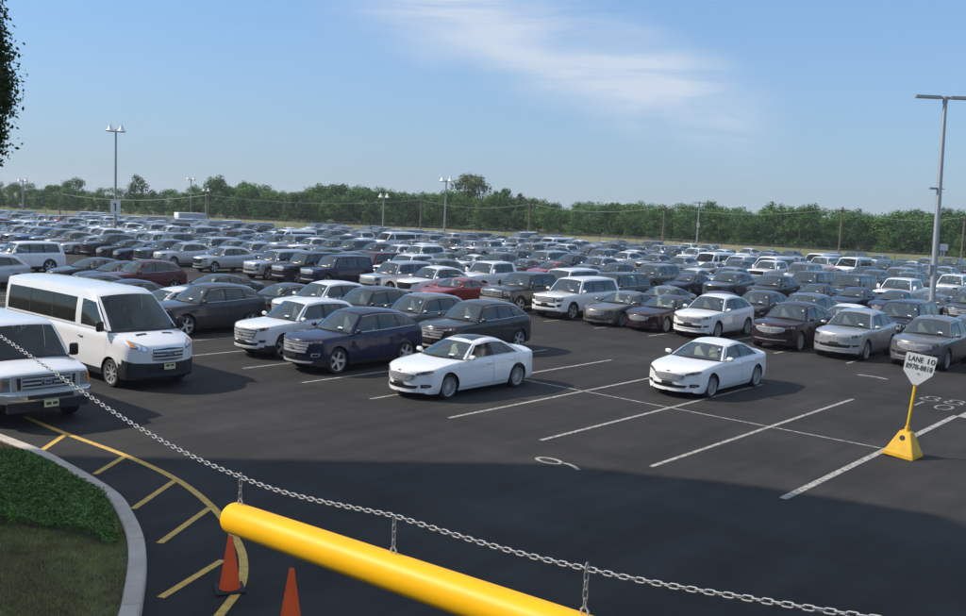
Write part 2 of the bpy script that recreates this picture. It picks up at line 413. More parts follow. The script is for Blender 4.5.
SPECS['van'] = dict(L=6.95, W=1.03, xf=1.02, xr=4.85, R=.36, Ra=.43, sill=.27, clad=.20,
    zs=[(0, .98), (.02, 1.05), (.06, 1.09), (.2, 1.14), (.5, 1.22), (1.0, 1.34), (1.3, 1.40), (6.77, 1.40), (6.92, 1.36), (6.95, 1.2)],
    zc=[(0, 1.02), (.02, 1.09), (.06, 1.15), (.2, 1.22), (.5, 1.33), (.9, 1.43), (1.2, 1.45), (6.77, 1.42), (6.92, 1.38), (6.95, 1.22)],
    zb=[(0, .36), (.05, .28), (.3, .26), (6.57, .30), (6.95, .42)],
    w=[(0, .84), (.1, .92), (.35, .99), (.8, 1.025), (1.3, 1.03), (6.57, 1.03), (6.95, .99)],
    bf=(.30, .95), br=(.04, .4), binset=.04, tuck=.04,
    A0=1.14, cowl=(.82, 1.44), Hs=2.06, bowH=.14, Rs=6.81, bowR=.04, zr=[(2.06, 2.28), (2.6, 2.37), (5.0, 2.38), (6.81, 2.36)], yr=[(2.06, .80), (2.6, .86), (6.81, .85)], cr=.10,
    D0=6.90, Dc=(6.90, 1.41),
    pairs=[(1.14, 2.06), (1.28, 2.12), (2.50, 2.52), (2.78, 2.78), (4.02, 4.02), (4.07, 4.07), (5.30, 5.30), (5.35, 5.35), (6.65, 6.62), (6.90, 6.81)], glass=[(1, 2), (3, 4), (5, 6), (7, 8)], tg=(.06, .78),
    doors=[(1.22, 2.62)], wsd=(.05, .93), rg=(.80, .15, .75), privacy=(1, 2, 3))
SPECS['shuttle'] = dict(L=5.5, W=1.01, xf=.86, xr=4.3, R=.38, Ra=.44, sill=.32, clad=.0,
    zs=[(0, 1.08), (.015, 1.105), (.05, 1.125), (.15, 1.15), (.4, 1.19), (.8, 1.25), (1.2, 1.27), (5.3, 1.27), (5.45, 1.25), (5.5, 1.1)],
    zc=[(0, 1.12), (.015, 1.15), (.05, 1.175), (.15, 1.21), (.4, 1.27), (.75, 1.34), (1.2, 1.36), (5.3, 1.29), (5.45, 1.27), (5.5, 1.12)],
    zb=[(0, .56), (.05, .46), (.3, .42), (5.2, .40), (5.5, .5)],
    w=[(0, .97), (.06, .985), (.3, 1.0), (.8, 1.01), (5.3, 1.01), (5.5, .98)],
    bf=(.10, .6), br=(.03, .4), binset=.05, tuck=.02,
    A0=.98, cowl=(.78, 1.35), Hs=1.56, bowH=.10, Rs=5.36, bowR=.04, zr=[(1.56, 1.98), (2.0, 2.05), (4.5, 2.06), (5.36, 2.03)], yr=[(1.56, .84), (2.0, .87), (5.36, .86)], cr=.07,
    D0=5.46, Dc=(5.46, 1.28),
    pairs=[(.98, 1.56), (1.08, 1.62), (1.98, 2.02), (2.2, 2.22), (3.3, 3.3), (3.4, 3.4), (4.5, 4.5), (5.46, 5.36)], glass=[(1, 2), (3, 4), (5, 6)], tg=(.08, .85),
    doors=[(1.0, 2.1)], wsd=(.06, .94), rg=(.82, .12, .8), privacy=(1, 2))

def build_shell(S):
    """lower body loft + greenhouse; returns faces sorted into body / doors / windows, and a BVH for fitting lamps and trim"""
    L = S['L']; zs, zc, zbf, wf = pchip(S['zs']), pchip(S['zc']), pchip(S['zb']), pchip(S['w'])
    R, Ra = S['R'], S['Ra']; x0 = L / 2
    xsn = [0, .012, .03, .055, .085, .12, .16, .2, .26, .33, .42]
    xst = [L - q for q in (0, .012, .03, .06, .1, .15, .2, .28)]
    xs = set(round(q, 4) for q in xsn + xst)
    for xw in (S['xf'], S['xr']):
        for k in range(0, 17):
            xs.add(round(xw + Ra * math.cos(math.pi * k / 16), 4))
        xs.add(round(xw - Ra - .012, 4)); xs.add(round(xw + Ra + .012, 4))
    for a, b in S['doors']:
        xs.add(round(a, 4)); xs.add(round(b, 4))
    xs.add(S['A0']); xs.add(S['D0'])
    def in_arch(q): return any(abs(q - xw) < Ra + .02 for xw in (S['xf'], S['xr']))
    q = .5
    while q < L - .3:
        if not in_arch(q) and all(abs(q - e) > .05 for e in xs): xs.add(round(q, 4))
        q += .13
    xs = sorted(xs)
    keep = [xs[0]]
    for q in xs[1:]:
        if q - keep[-1] > .004: keep.append(q)
    xs = keep
    def arch(x):
        z = zbf(x)
        for xw in (S['xf'], S['xr']):
            d = abs(x - xw)
            if d <= Ra + 1e-6: z = max(z, R + math.sqrt(max(0, Ra * Ra - d * d)))
        return z
    bfa, bfl = S['bf']; bra, brl = S['br']
    def bend(x, y, w):
        e = (abs(y) / max(w, .01)) ** 2.4
        if x < bfl: return x + bfa * (1 - x / bfl) ** 1.6 * e
        if x > L - brl: return x - bra * (1 - (L - x) / brl) ** 1.6 * e
        return x
    tk = S['tuck']
    ins = pchip([(-.3, tk + .02), (0, tk), (.1, tk * .4), (.3, .004), (.5, 0), (.62, .012), (.70, .016), (.86, .022), (.96, .045), (1, .062)])
    def wbelt(x): return wf(x) - S['binset']
    fr = [0, .05, .14, .28, .42, .56, .68, .78, .87, .94, 1.0]
    K1 = 2 + len(fr)                       # index of the belt point
    NT = 6
    secs = []
    for x in xs:
        w = wf(x); zb = arch(x); z1 = zs(x); zl = zbf(x); sec = []
        zb = min(zb, z1 - .06)
        sec.append((0, zb + (.02 if zb < .5 else 0))); sec.append((max(w - .16, .2), zb))
        for f in fr:
            z = lerp(zb + .006, z1, f); zn = (z - S['sill']) / max(.1, z1 - S['sill'])
            sec.append((w - ins(min(zn, 1)), z))
        yb = wbelt(x); ztop = zc(x)
        sec.append((yb, z1 + .012))
        for k in range(1, NT + 1):
            e = 1 - k / NT; sec.append((yb * e, lerp(z1 + .012, ztop, 1 - e ** 2.4)))
        secs.append([(bend(x, y, w) - x0, y, z) for y, z in sec])
    nh = len(secs[0]); ring = list(range(nh)) + [-k for k in range(nh - 2, 0, -1)]
    V = []; idx = {}
    for si, sec in enumerate(secs):
        for k in range(nh):
            X, Y, Z = sec[k]
            idx[(si, k, 1)] = len(V); V.append(Vector((X, Y, Z)))
            if k in (0, nh - 1): idx[(si, k, -1)] = idx[(si, k, 1)]
            else: idx[(si, k, -1)] = len(V); V.append(Vector((X, -Y, Z)))
    faces = []                              # (verts, region, matslot)
    ns = len(secs)
    for si in range(ns - 1):
        xm = (xs[si] + xs[si + 1]) / 2
        for k in range(nh - 1):
            if k >= K1 and S['A0'] + .02 < xm < S['D0']: continue
            for sd in (1, -1):
                q = (idx[(si, k, sd)], idx[(si + 1, k, sd)], idx[(si + 1, k + 1, sd)], idx[(si, k + 1, sd)])
                if sd < 0: q = q[::-1]
                q = q[::-1]
                reg = 'body'; ms = 0
                if k < 2: ms = 1
                zm = sum(V[i].z for i in q) / 4
                if S['clad'] and k >= 2 and zm < S['sill'] + S['clad'] * (1.0 if True else 0): ms = 1
                if S.get('bumper_black') and k >= 2 and xm < S['bumper_black'][0] and zm < S['bumper_black'][1]: ms = 1
                if S.get('bed') and k > K1 + 1 and xm > S['D0'] and xm < L - .08: ms = 1
                if 3 <= k < K1:
                    for di, (a, b) in enumerate(S['doors']):
                        if a < xm < b and k >= 4: reg = ('door', di, sd)
                faces.append((q, reg, ms))
    MC = 12                                 # the end faces follow the same plan curve as the flanks
    for si, flip in ((0, False), (ns - 1, True)):
        xe_ = xs[si]; we = wf(xe_); rows = []
        for k in range(nh):
            X, Y, Z = secs[si][k]
            ys_ = sorted({round(Y * (1 - 2 * j / MC), 6) for j in range(MC + 1)}, reverse=True) if Y > 1e-6 else [0.0]
            row = []
            for y in ys_:
                if abs(y - Y) < 1e-6: row.append(idx[(si, k, 1)])
                elif abs(y + Y) < 1e-6: row.append(idx[(si, k, -1)])
                else: row.append(len(V)); V.append(Vector((bend(xe_, y, we) - x0, y, Z)))
            rows.append(row)
        for k in range(nh - 1):
            r0, r1 = rows[k], rows[k + 1]; n0_, n1_ = len(r0), len(r1)
            for j in range(MC):
                q = [r0[min(j, n0_ - 1)], r1[min(j, n1_ - 1)], r1[min(j + 1, n1_ - 1)], r0[min(j + 1, n0_ - 1)]]
                q = list(dict.fromkeys(q))
                if len(q) < 3: continue
                if flip: q = q[::-1]
                zm = sum(V[i].z for i in q) / len(q)
                ms = 1 if (S['clad'] and zm < (S['bumper_black'][1] if S.get('bumper_black') and not flip else S['sill'] + S['clad'])) or k < 1 else 0
                faces.append((tuple(q), 'body', ms))
    # greenhouse
    zr, yr = pchip(S['zr']), pchip(S['yr'])
    def belt(x, sd): return Vector((bend(x, wbelt(x), wf(x)) - x0, sd * wbelt(x), zs(x) + .012))
    def rail(x, sd): return Vector((x - x0, sd * yr(x), zr(x)))
    tg0, tg1 = S['tg']
    tl = [0, tg0, .3, .55, .75, tg1, 1.0]
    pr = S['pairs']
    sl = []                                  # (xb, xr, seg)
    for a in range(len(pr) - 1):
        n = max(1, int(round((pr[a + 1][0] - pr[a][0]) / .16)))
        for k in range(n): sl.append((lerp(pr[a][0], pr[a + 1][0], k / n), lerp(pr[a][1], pr[a + 1][1], k / n), a))
    sl.append((*pr[-1], len(pr) - 1))
    def side_pt(xb, xr, t, sd):
        p = belt(xb, sd).lerp(rail(xr, sd), t); p.y += sd * .028 * 4 * t * (1 - t); return p
    for sd in (() if S.get('open') else (1, -1)):
        gi = {}
        for a, (xb, xr, sg) in enumerate(sl):
            for b, t in enumerate(tl):
                gi[(a, b)] = len(V); V.append(side_pt(xb, xr, t, sd))
        for a in range(len(sl) - 1):
            sg = sl[a][2]
            for b in range(len(tl) - 1):
                q = (gi[(a, b)], gi[(a + 1, b)], gi[(a + 1, b + 1)], gi[(a, b + 1)])
                if sd > 0: q = q[::-1]
                reg = 'body'; ms = 0
                g = [k for k, (i, j) in enumerate(S['glass']) if i <= sg < j]
                if g and 1 <= b < len(tl) - 2: reg = ('side_window', g[0], sd)
                elif not g and 1 <= b < len(tl) - 2 and not (S.get('white_b') and sg == 2) and 2 <= sg < max(j for i, j in S['glass']): ms = 2
                faces.append((q, reg, ms))
    et = [-1, -.93, -.75, -.5, -.25, 0, .25, .5, .75, .93, 1]
    A0 = S['A0']; Hs = S['Hs']; cw = S['cowl']
    bc = belt(A0, 1); hc = rail(Hs, 1); rc = rail(S['Rs'], 1); dc = belt(S['D0'], 1)
    def cowl_pt(e): k = 1 - e * e; return Vector((lerp(bc.x, cw[0] - x0, k), bc.y * e, lerp(bc.z, cw[1] + .012, k)))
    def head_pt(e): k = 1 - e * e; return Vector((hc.x - S['bowH'] * k, hc.y * e, hc.z + S['cr'] * k ** .8 * .8))
    def rear_pt(e): k = 1 - e * e; return Vector((rc.x + S['bowR'] * k, rc.y * e, rc.z + S['cr'] * k ** .8 * .8))
    def deck_pt(e): k = 1 - e * e; return Vector((lerp(dc.x, S['Dc'][0] - x0, k), dc.y * e, lerp(dc.z, S['Dc'][1] + .012, k)))
    def patch(f0, f1, ts, ea, ta, tb, nm, bul, flip, fmat=0):
        gi = {}
        ee = sorted(set(et) | {-ea, ea})
        for a, e in enumerate(ee):
            for b, t in enumerate(ts):
                p0, p1 = f0(e), f1(e); p = p0.lerp(p1, t)
                d = p1 - p0; nrm = Vector((-d.z, 0, d.x)).normalized()
                if nrm.z < 0: nrm = -nrm
                p += nrm * bul * 4 * t * (1 - t) * (1 - .4 * e * e)
                gi[(a, b)] = len(V); V.append(p)
        for a in range(len(ee) - 1):
            for b in range(len(ts) - 1):
                q = (gi[(a, b)], gi[(a + 1, b)], gi[(a + 1, b + 1)], gi[(a, b + 1)])
                if flip: q = q[::-1]
                em = (ee[a] + ee[a + 1]) / 2; tm = (ts[b] + ts[b + 1]) / 2
                if abs(em) < ea and ta < tm < tb: faces.append((q, nm, 0))
                else: faces.append((q, 'body', 2 if (tm < ta and nm == 'windshield') else 0))
    wa, wbb = S['wsd']
    patch(cowl_pt, head_pt, [0, wa, .25, .45, .65, .82, wbb, 1], .93, wa, wbb, 'windshield', .035, True)
    ra, rta, rtb = S['rg']
    if not S.get('open'): patch(deck_pt, rear_pt, [0, rta, .3, .5, .7, rtb, 1], ra, rta, rtb, 'rear_window', .02, False)
    nr = 12; gi = {}
    for a in range(nr + 1):
        s = a / nr; x = lerp(Hs, S['Rs'], s); p = rail(x, 1)
        for b, e in enumerate(et):
            k = 1 - e * e; bow = -S['bowH'] * k * max(0, 1 - s * 3) + S['bowR'] * k * max(0, s * 3 - 2)
            gi[(a, b)] = len(V); V.append(Vector((p.x + bow, p.y * e, p.z + S['cr'] * k ** .8 * (.8 + .2 * math.sin(math.pi * s)))))
    for a in range(0 if S.get('open') else nr):
        for b in range(len(et) - 1):
            q = (gi[(a, b)], gi[(a + 1, b)], gi[(a + 1, b + 1)], gi[(a, b + 1)])
            faces.append((q, 'body', 0))
    bvh = BVHTree.FromPolygons([tuple(v) for v in V], [f[0] for f in faces])
    return dict(V=V, faces=faces, bvh=bvh, side_pt=side_pt, belt=belt, rail=rail, x0=x0, zs=zs, wf=wf, zc=zc, cowl_pt=cowl_pt, head_pt=head_pt, wbelt=wbelt)

def submesh(name, V, fs, mats, inset=0.0, smooth=True, sharp=32, shrink=0.0):
    mp = {}; vv = []; ff = []; fm = []
    for q, r, ms in fs:
        n = []
        for i in q:
            if i not in mp: mp[i] = len(vv); vv.append(V[i].copy())
            n.append(mp[i])
        ff.append(tuple(n)); fm.append(min(ms, len(mats) - 1))
    if shrink:
        xa = min(v.x for v in vv); xb = max(v.x for v in vv); zt = max(v.z for v in vv); zl = min(v.z for v in vv)
        for v in vv:
            if abs(v.x - xa) < 2e-3: v.x += shrink
            if abs(v.x - xb) < 2e-3: v.x -= shrink
            if abs(v.z - zl) < 4e-2: v.z += shrink
    me = mesh_of(name, vv, ff, mats, fm)
    bm = bmesh.new(); bm.from_mesh(me)
    bmesh.ops.remove_doubles(bm, verts=bm.verts, dist=.0006)
    bmesh.ops.recalc_face_normals(bm, faces=bm.faces)
    if inset:
        bm.normal_update()
        for v in bm.verts: v.co -= v.normal * inset
    bm.to_mesh(me); bm.free()
    if smooth:
        me.polygons.foreach_set('use_smooth', [True] * len(me.polygons)); me.set_sharp_from_angle(angle=math.radians(sharp))
    return me

PROJ = {'F': (Vector((1, 0, 0)), lambda a, b: Vector((-6, a, b))), 'R': (Vector((-1, 0, 0)), lambda a, b: Vector((6, a, b))),
        'L': (Vector((0, 1, 0)), lambda a, b: Vector((a, -4, b))), 'T': (Vector((0, 0, -1)), lambda a, b: Vector((a, b, 6)))}
def fit_strip(bvh, A, B, proj, off=.006, rows=3, cols=3, thick=.02):
    """a piece of trim or a lamp laid onto the body: top edge A, bottom edge B, given in the projection plane"""
    d, org = PROJ[proj]
    def dense(P):
        o = []
        for k in range(len(P) - 1):
            for j in range(cols): o.append((lerp(P[k][0], P[k + 1][0], j / cols), lerp(P[k][1], P[k + 1][1], j / cols)))
        return o + [P[-1]]
    A, B = dense(A), dense(B); V = []; F = []; nA = len(A)
    Nn = []
    for r in range(rows + 1):
        for k in range(nA):
            a = lerp(A[k][0], B[k][0], r / rows); b = lerp(A[k][1], B[k][1], r / rows)
            o = org(a, b); h, n, i, ds = bvh.ray_cast(o, d, 9)
            if h is None:
                h, n, i, ds = bvh.find_nearest(o + d * 4)
                n = -d
            if n.dot(d) > 0: n = -n
            nn = (n - d * .6).normalized()
            V.append(h + nn * off); Nn.append(nn)
    for r in range(rows):
        for k in range(nA - 1):
            F.append((r * nA + k, r * nA + k + 1, (r + 1) * nA + k + 1, (r + 1) * nA + k))
    nv = len(V)
    V += [v - n * thick for v, n in zip(V, Nn)]
    rim = [k for k in range(nA)] + [r * nA + nA - 1 for r in range(1, rows + 1)] + [rows * nA + k for k in range(nA - 2, -1, -1)] + [r * nA for r in range(rows - 1, 0, -1)]
    for k in range(len(rim)):
        a, b = rim[k], rim[(k + 1) % len(rim)]
        F.append((b, a, a + nv, b + nv))
    # orient
    n0 = (V[F[0][1]] - V[F[0][0]]).cross(V[F[0][2]] - V[F[0][0]])
    if n0.dot(d) > 0: F = [f[::-1] for f in F]
    return V, F
def mirror_y(vf):
    V, F = vf; return [Vector((v.x, -v.y, v.z)) for v in V], [f[::-1] for f in F]
def strips_mesh(name, lst, mat, smooth=True):
    m = MB()
    for v, f in lst: m.add(v, f)
    return m.mesh(name, mat, smooth, 35)

def make_wheel_meshes(R, style):
    wd = .115
    t = MB(); rr = R * .70
    t.lathe([(rr, -wd * .9), (rr + .02, -wd), (R - .03, -wd), (R - .008, -wd * .82), (R, -wd * .5), (R, wd * .5), (R - .008, wd * .82), (R - .03, wd), (rr, wd)], 28, 'y')
    tyre = t.mesh('tyre', M['rubber'], True, 40)
    rim = MB()
    rim.lathe([(rr * .99, wd * .3), (rr * .97, -wd * .55), (rr * 1.0, -wd * .98), (rr * 1.04, -wd * 1.0), (rr * 1.05, -wd * .9)], 28, 'y')
    rim.lathe([(0, -wd * .72), (rr * .2, -wd * .70), (rr * .24, -wd * .45)], 14, 'y')
    ns = {'ten': 10, 'five': 5, 'multi': 16, 'steel': 8}[style]
    wi = {'ten': .09, 'five': .20, 'multi': .055, 'steel': .10}[style] * rr * 1.6
    for k in range(ns):
        a = 2 * math.pi * k / ns; co, si = math.cos(a), math.sin(a)
        v = []
        for r_, w_, h_ in ((rr * .16, wi * .8, -wd * .70), (rr * .98, wi * 1.1, -wd * .80)):
            for s_ in (-1, 1):
                for dh in (0, .03):
                    x, z = r_ * co - s_ * w_ / 2 * si, r_ * si + s_ * w_ / 2 * co
                    v.append((x, h_ + dh, z))
        rim.add(v, [(0, 2, 6, 4), (0, 4, 5, 1), (2, 3, 7, 6), (1, 5, 7, 3)])
    rimm = rim.mesh('rim', M['alloy'], True, 30)
    hub = MB(); hub.lathe([(0, -wd * .2), (rr * .97, -wd * .2), (rr * .97, wd * .6), (0, wd * .6)], 20, 'y')
    hubm = hub.mesh('wheel', M['trim'], False)
    v, f, fm = join_mesh('wheel', [(tyre, 0), (rimm, 1), (hubm, 2)], None)
    whole = mesh_of('wheel', v, f, [M['rubber'], M['alloy'], M['trim']], fm, True, 35)
    return tyre, rimm, hubm, whole

def disc(c, ry, rz, x, n=14):
    return [(c[0] + ry * math.cos(2 * math.pi * k / n), c[1] + rz * math.sin(2 * math.pi * k / n)) for k in range(n)]

def make_vehicle(kind, S, face, wheel='five', seats='cloth'):
    """returns a list of part records for instancing: dict(name, mesh, paint, loc, rot, parent, lod)"""
    sh = build_shell(S); V, faces, bvh, x0 = sh['V'], sh['faces'], sh['bvh'], sh['x0']
    L = S['L']; P = []
    blank = PAINTS['white']
    def part(name, me, paint=False, parent=None, lod=0, loc=(0, 0, 0), rot=None, label=None):
        P.append(dict(name=name, mesh=me, paint=paint, parent=parent, lod=lod, loc=loc, rot=rot, label=label)); return len(P) - 1
    part('body', submesh('body', V, [f for f in faces if f[1] == 'body'], [blank, M['plastic'], M['trim']]), True, lod=1)
    regs = sorted({f[1] for f in faces if isinstance(f[1], tuple)}, key=str)
    for rg in regs:
        fs = [f for f in faces if f[1] == rg]
        if rg[0] == 'door':
            di = part('door', submesh('door', V, fs, [blank, M['plastic'], M['trim']], shrink=.005), True, lod=1)
            a, b = S['doors'][rg[1]]; xh = b - .17 - x0; zh = sh['zs'](b - .2) - .13
            if kind == 'van': zh = 1.15
            h, n, i, ds = bvh.ray_cast(Vector((xh, -4, zh)), Vector((0, 1, 0)), 9)
            if h is not None:
                me = rbox_mesh('handle', (h.x, (h.y - .012) * (1 if rg[2] < 0 else -1), h.z), (.19, .045, .035), blank if kind not in ('van',) else M['trim'], .012, 1)
                part('handle', me, kind != 'van', di, 0)
        else:
            gm = M['tint']
            if kind in ('crossover', 'suv') and rg[1] >= 1: gm = M['tint']
            if rg[1] in S.get('privacy', ()): gm = M['privacy']
            part('side_window', submesh('side_window', V, fs, [gm], inset=.006 if kind != 'van' else .004), lod=1)
    part('windshield', submesh('windshield', V, [f for f in faces if f[1] == 'windshield'], [M['van_glass'] if kind in ('van', 'shuttle') else M['glass']], inset=.004), lod=1)
    if not S.get('open'): part('rear_window', submesh('rear_window', V, [f for f in faces if f[1] == 'rear_window'], [M['privacy'] if kind == 'van' else M['tint']], inset=.004), lod=1)
    # cabin: floor, dash, seats, steering wheel
    zb_ = sh['zs'](2.0) ; mb = MB(); wc = sh['wbelt'](2.2)
    A0, D0 = S['A0'], S['D0']
    xe = D0 - .1
    fl = zb_ - .42
    mb.box(((A0 + xe) / 2 - x0, 0, fl), (xe - A0 + .3, wc * 1.9, .04))
    mb.box((A0 - .42 - x0 + .22, 0, fl + .14), (.04, wc * 1.8, .3))
    mb.box((xe - x0, 0, fl + .14), (.04, wc * 1.8, .36))
    for s_ in (-1, 1): mb.box(((A0 + xe) / 2 - x0, s_ * (wc * .97), fl + .17), (xe - A0, .03, .40))
    part('cabin_lining', mb.mesh('cabin_lining', M['cabin']), lod=1)
    dz = S['cowl'][1] + .004
    dv = []; df = []
    ee = [-.94, -.6, -.3, 0, .3, .6, .94]
    for e in ee:
        p = sh['cowl_pt'](e); p2 = Vector((bc_x(sh, S) + .16, p.y, p.z + .0)); 
        dv += [(p.x + .02, p.y, p.z + .006), (p2.x + .10, p.y, p.z + .01), (p2.x + .20, p.y, p.z - .06), (p2.x + .20, p.y, p.z - .32)]
    for k in range(len(ee) - 1):
        for j in range(3): df.append((k * 4 + j, k * 4 + j + 1, (k + 1) * 4 + j + 1, (k + 1) * 4 + j))
    part('dashboard', mesh_of('dashboard', dv, df, [M['cabin']], None, True, 40), lod=1)
    smat = M[seats]
    def roof_z(x):
        h, n, i, d = bvh.ray_cast(Vector((x - x0, .3, 6)), Vector((0, 0, -1)), 9)
        return h.z if h is not None and not S.get('open') else 1.36
    rows_ = [(A0 + 1.02, (-.38, .38))]
    if kind != 'pickup' or True: rows_.append((A0 + 1.92, (-.42, 0, .42)))
    if kind in ('van', 'shuttle'): rows_ = [(A0 + 1.05, (-.5, .5)), (A0 + 2.1, (-.5, .1, .6))]
    for xr_, ys in rows_:
        if xr_ > D0 - .25: continue
        ms = []
        for y_ in ys:
            wdt = .46 if len(ys) == 2 else .42
            ms.append((rbox_mesh('s', (xr_ - x0 - .28, y_, fl + .17), (.5, wdt, .2), smat, .05, 2), 0))
            top = min(fl + .95, roof_z(xr_ + .15) - .13); hb_ = top - .19 - fl
            ms.append((rbox_mesh('s', (xr_ - x0, y_, fl + .12 + (hb_ - .1) / 2), (.16, wdt, hb_ - .1), smat, .06, 2, lambda c: Vector((c.x + c.z * .25, c.y * (1 - .12 * max(0, c.z)), c.z))), 0))
            ms.append((rbox_mesh('s', (xr_ - x0 + .12, y_, top - .10), (.10, .26, .18), smat, .04, 2), 0))
            if len(ys) == 2:
                v, f, fm = join_mesh('seat', ms, None); part('seat', mesh_of('seat', v, f, [smat], None, True, 50), lod=0 if y_ > 0 else 0); ms = []
        if ms:
            v, f, fm = join_mesh('rear_bench', ms, None); part('rear_bench', mesh_of('rear_bench', v, f, [smat], None, True, 50))
    # one joined set of seats for cars too small to show them apart is not needed: headrests vanish there
    sw = MB(); c = Vector((A0 + .36 - x0, -.38, zb_ + .02)); pts = []
    for k in range(16):
        a = 2 * math.pi * k / 16; pts.append(c + Vector((math.sin(a) * .19 * .45, math.cos(a) * .19, math.sin(a) * .19 * .89)))
    sw.tube(pts, .016, 6, closed=True); sw.box(c, (.03, .3, .05))
    part('steering_wheel', sw.mesh('steering_wheel', M['cabin'], True))
    # wheels
    ty, rm, hb, wh = make_wheel_meshes(S['R'], wheel)
    for xw in (S['xf'], S['xr']):
        for sd in (-1, 1):
            rot = (0, 0, 0 if sd < 0 else math.pi); y_ = sd * (sh['wf'](xw) - .135)
            w0 = part('wheel', hb, parent=None, lod='near', loc=(xw - x0, y_, S['R']), rot=rot)
            part('tyre', ty, parent=w0, lod='near'); part('rim', rm, parent=w0, lod='near')
            part('wheel', wh, lod='mid', loc=(xw - x0, y_, S['R']), rot=rot)
    # mirrors
    for sd in (-1, 1):
        big = kind in ('pickup', 'van', 'shuttle', 'suv')
        sz = (.11, .20, .28) if kind in ('van', 'shuttle', 'pickup') else (.11, .20, .125)
        pm = sh['belt'](A0 + .13, sd)
        black = kind in ('van', 'shuttle')
        a = rbox_mesh('mirror', (pm.x, sd * (abs(pm.y) + .16), pm.z + (.14 if big else .085)), sz, M['trim'] if black else blank, .052, 3)
        ar = MB(); ar.tube([(pm.x, sd * (abs(pm.y) - .03), pm.z + .03), (pm.x, sd * (abs(pm.y) + .14), pm.z + .06)], .022, 6)
        arm = ar.mesh('arm', M['trim'])
        v, f, fm = join_mesh('mirror', [(a, 0), (arm, 1)], None)
        part('mirror', mesh_of('mirror', v, f, [M['trim'] if black else blank, M['trim']], fm, True, 40), not black, lod=1)
    # window trim line: a bright strip round the side glass
    if S.get('dlo', True) and not S.get('open') and kind in ('crossover', 'sedan', 'suv'):
        g0 = S['pairs'][S['glass'][0][0]]; g1 = S['pairs'][S['glass'][-1][1]]
        tg0, tg1 = S['tg']
        for sd in (-1, 1):
            pts = []
            for k in range(9):
                t = k / 8; pts.append(sh['side_pt'](lerp(g0[0], g1[0], t), lerp(g0[1], g1[1], t), tg0 * .8, sd))
            for k in range(1, 5):
                pts.append(sh['side_pt'](g1[0], g1[1], lerp(tg0, tg1, k / 4), sd))
            for k in range(1, 9):
                t = 1 - k / 8; pts.append(sh['side_pt'](lerp(g0[0], g1[0], t), lerp(g0[1], g1[1], t), tg1, sd))
            m = MB(); m.tube([p + Vector((0, sd * .003, 0)) for p in pts], .011, 4)
            part('window_trim', m.mesh('window_trim', M['satin'] if S.get('dlo', True) != 'black' else M['trim']), lod=0)
    # windscreen stickers and a paper on the dash
    def ws_pt(e, t): return sh['cowl_pt'](e).lerp(sh['head_pt'](e), t)
    wsn = (sh['head_pt'](0) - sh['cowl_pt'](0)); wn_ = Vector((-wsn.z, 0, wsn.x)).normalized()
    def sticker(e0, e1, t0, t1, nm, mat, lod=0):
        v = [ws_pt(e0, t0) + wn_ * .05, ws_pt(e1, t0) + wn_ * .05, ws_pt(e1, t1) + wn_ * .05, ws_pt(e0, t1) + wn_ * .05]
        lift = [p + wn_ * .004 for p in v]
        part(nm, mesh_of(nm, [tuple(p) for p in v + lift], [(0, 1, 2, 3), (7, 6, 5, 4), (0, 4, 5, 1), (1, 5, 6, 2), (2, 6, 7, 3), (3, 7, 4, 0)], [mat]), lod=lod)
    if kind not in ('van', 'shuttle'):
        sticker(-.66, -.50, .10, .17, 'paper_tag', M['paper'], 1)
        sticker(-.86, -.79, .56, .68, 'sticker', M['sticker'], 1)
    # tail lamps
    zt = sh['zs'](L - .3)
    if kind == 'sedan': ta = [(.50, zt - .09), (.62, zt - .08), (.80, zt - .09)]; tb = [(.50, zt - .19), (.62, zt - .22), (.80, zt - .21)]
    elif kind in ('crossover',): ta = [(.45, zt - .14), (.62, zt - .12), (.83, zt - .14)]; tb = [(.45, zt - .22), (.62, zt - .25), (.83, zt - .30)]
    else: ta = [(.74, zt - .16), (.82, zt - .16), (.89, zt - .17)]; tb = [(.74, zt - .46), (.82, zt - .48), (.89, zt - .48)]
    tl = fit_strip(bvh, ta, tb, 'R', .008)
    part('tail_lamp', strips_mesh('tail_lamp', [tl], M['redlens']), lod=1); part('tail_lamp', strips_mesh('tail_lamp', [mirror_y(tl)], M['redlens']), lod=1)
    face(S, sh, bvh, part)
    return P
def bc_x(sh, S): return sh['belt'](S['A0'], 1).x

def lamp_pair(part, bvh, A, B, mat='lampdark', bulbs=(), extra=None, lod=1):
    for mir in (False, True):
        s = fit_strip(bvh, A, B, 'F', .010, 3, 3)
        s = mirror_y(s) if mir else s
        pi = part('headlamp', strips_mesh('headlamp', [s], M[mat]), lod=lod)
        for (a, b, m) in bulbs:
            q = fit_strip(bvh, a, b, 'F', .020, 2, 2); q = mirror_y(q) if mir else q
            part('reflector' if m == 'bulb' else 'indicator', strips_mesh('reflector', [q], M[m]), parent=pi)
def bars(part, bvh, hw, zs_, h, mat, name='grille_bar', off=.022, parent=None):
    for z in zs_:
        w = hw(z) if callable(hw) else hw
        s = fit_strip(bvh, [(-w, z + h), (-w * .5, z + h), (0, z + h), (w * .5, z + h), (w, z + h)], [(-w, z - h), (-w * .5, z - h), (0, z - h), (w * .5, z - h), (w, z - h)], 'F', off + .004, 1, 4)
        part(name, strips_mesh(name, [s], M[mat]), parent=parent)
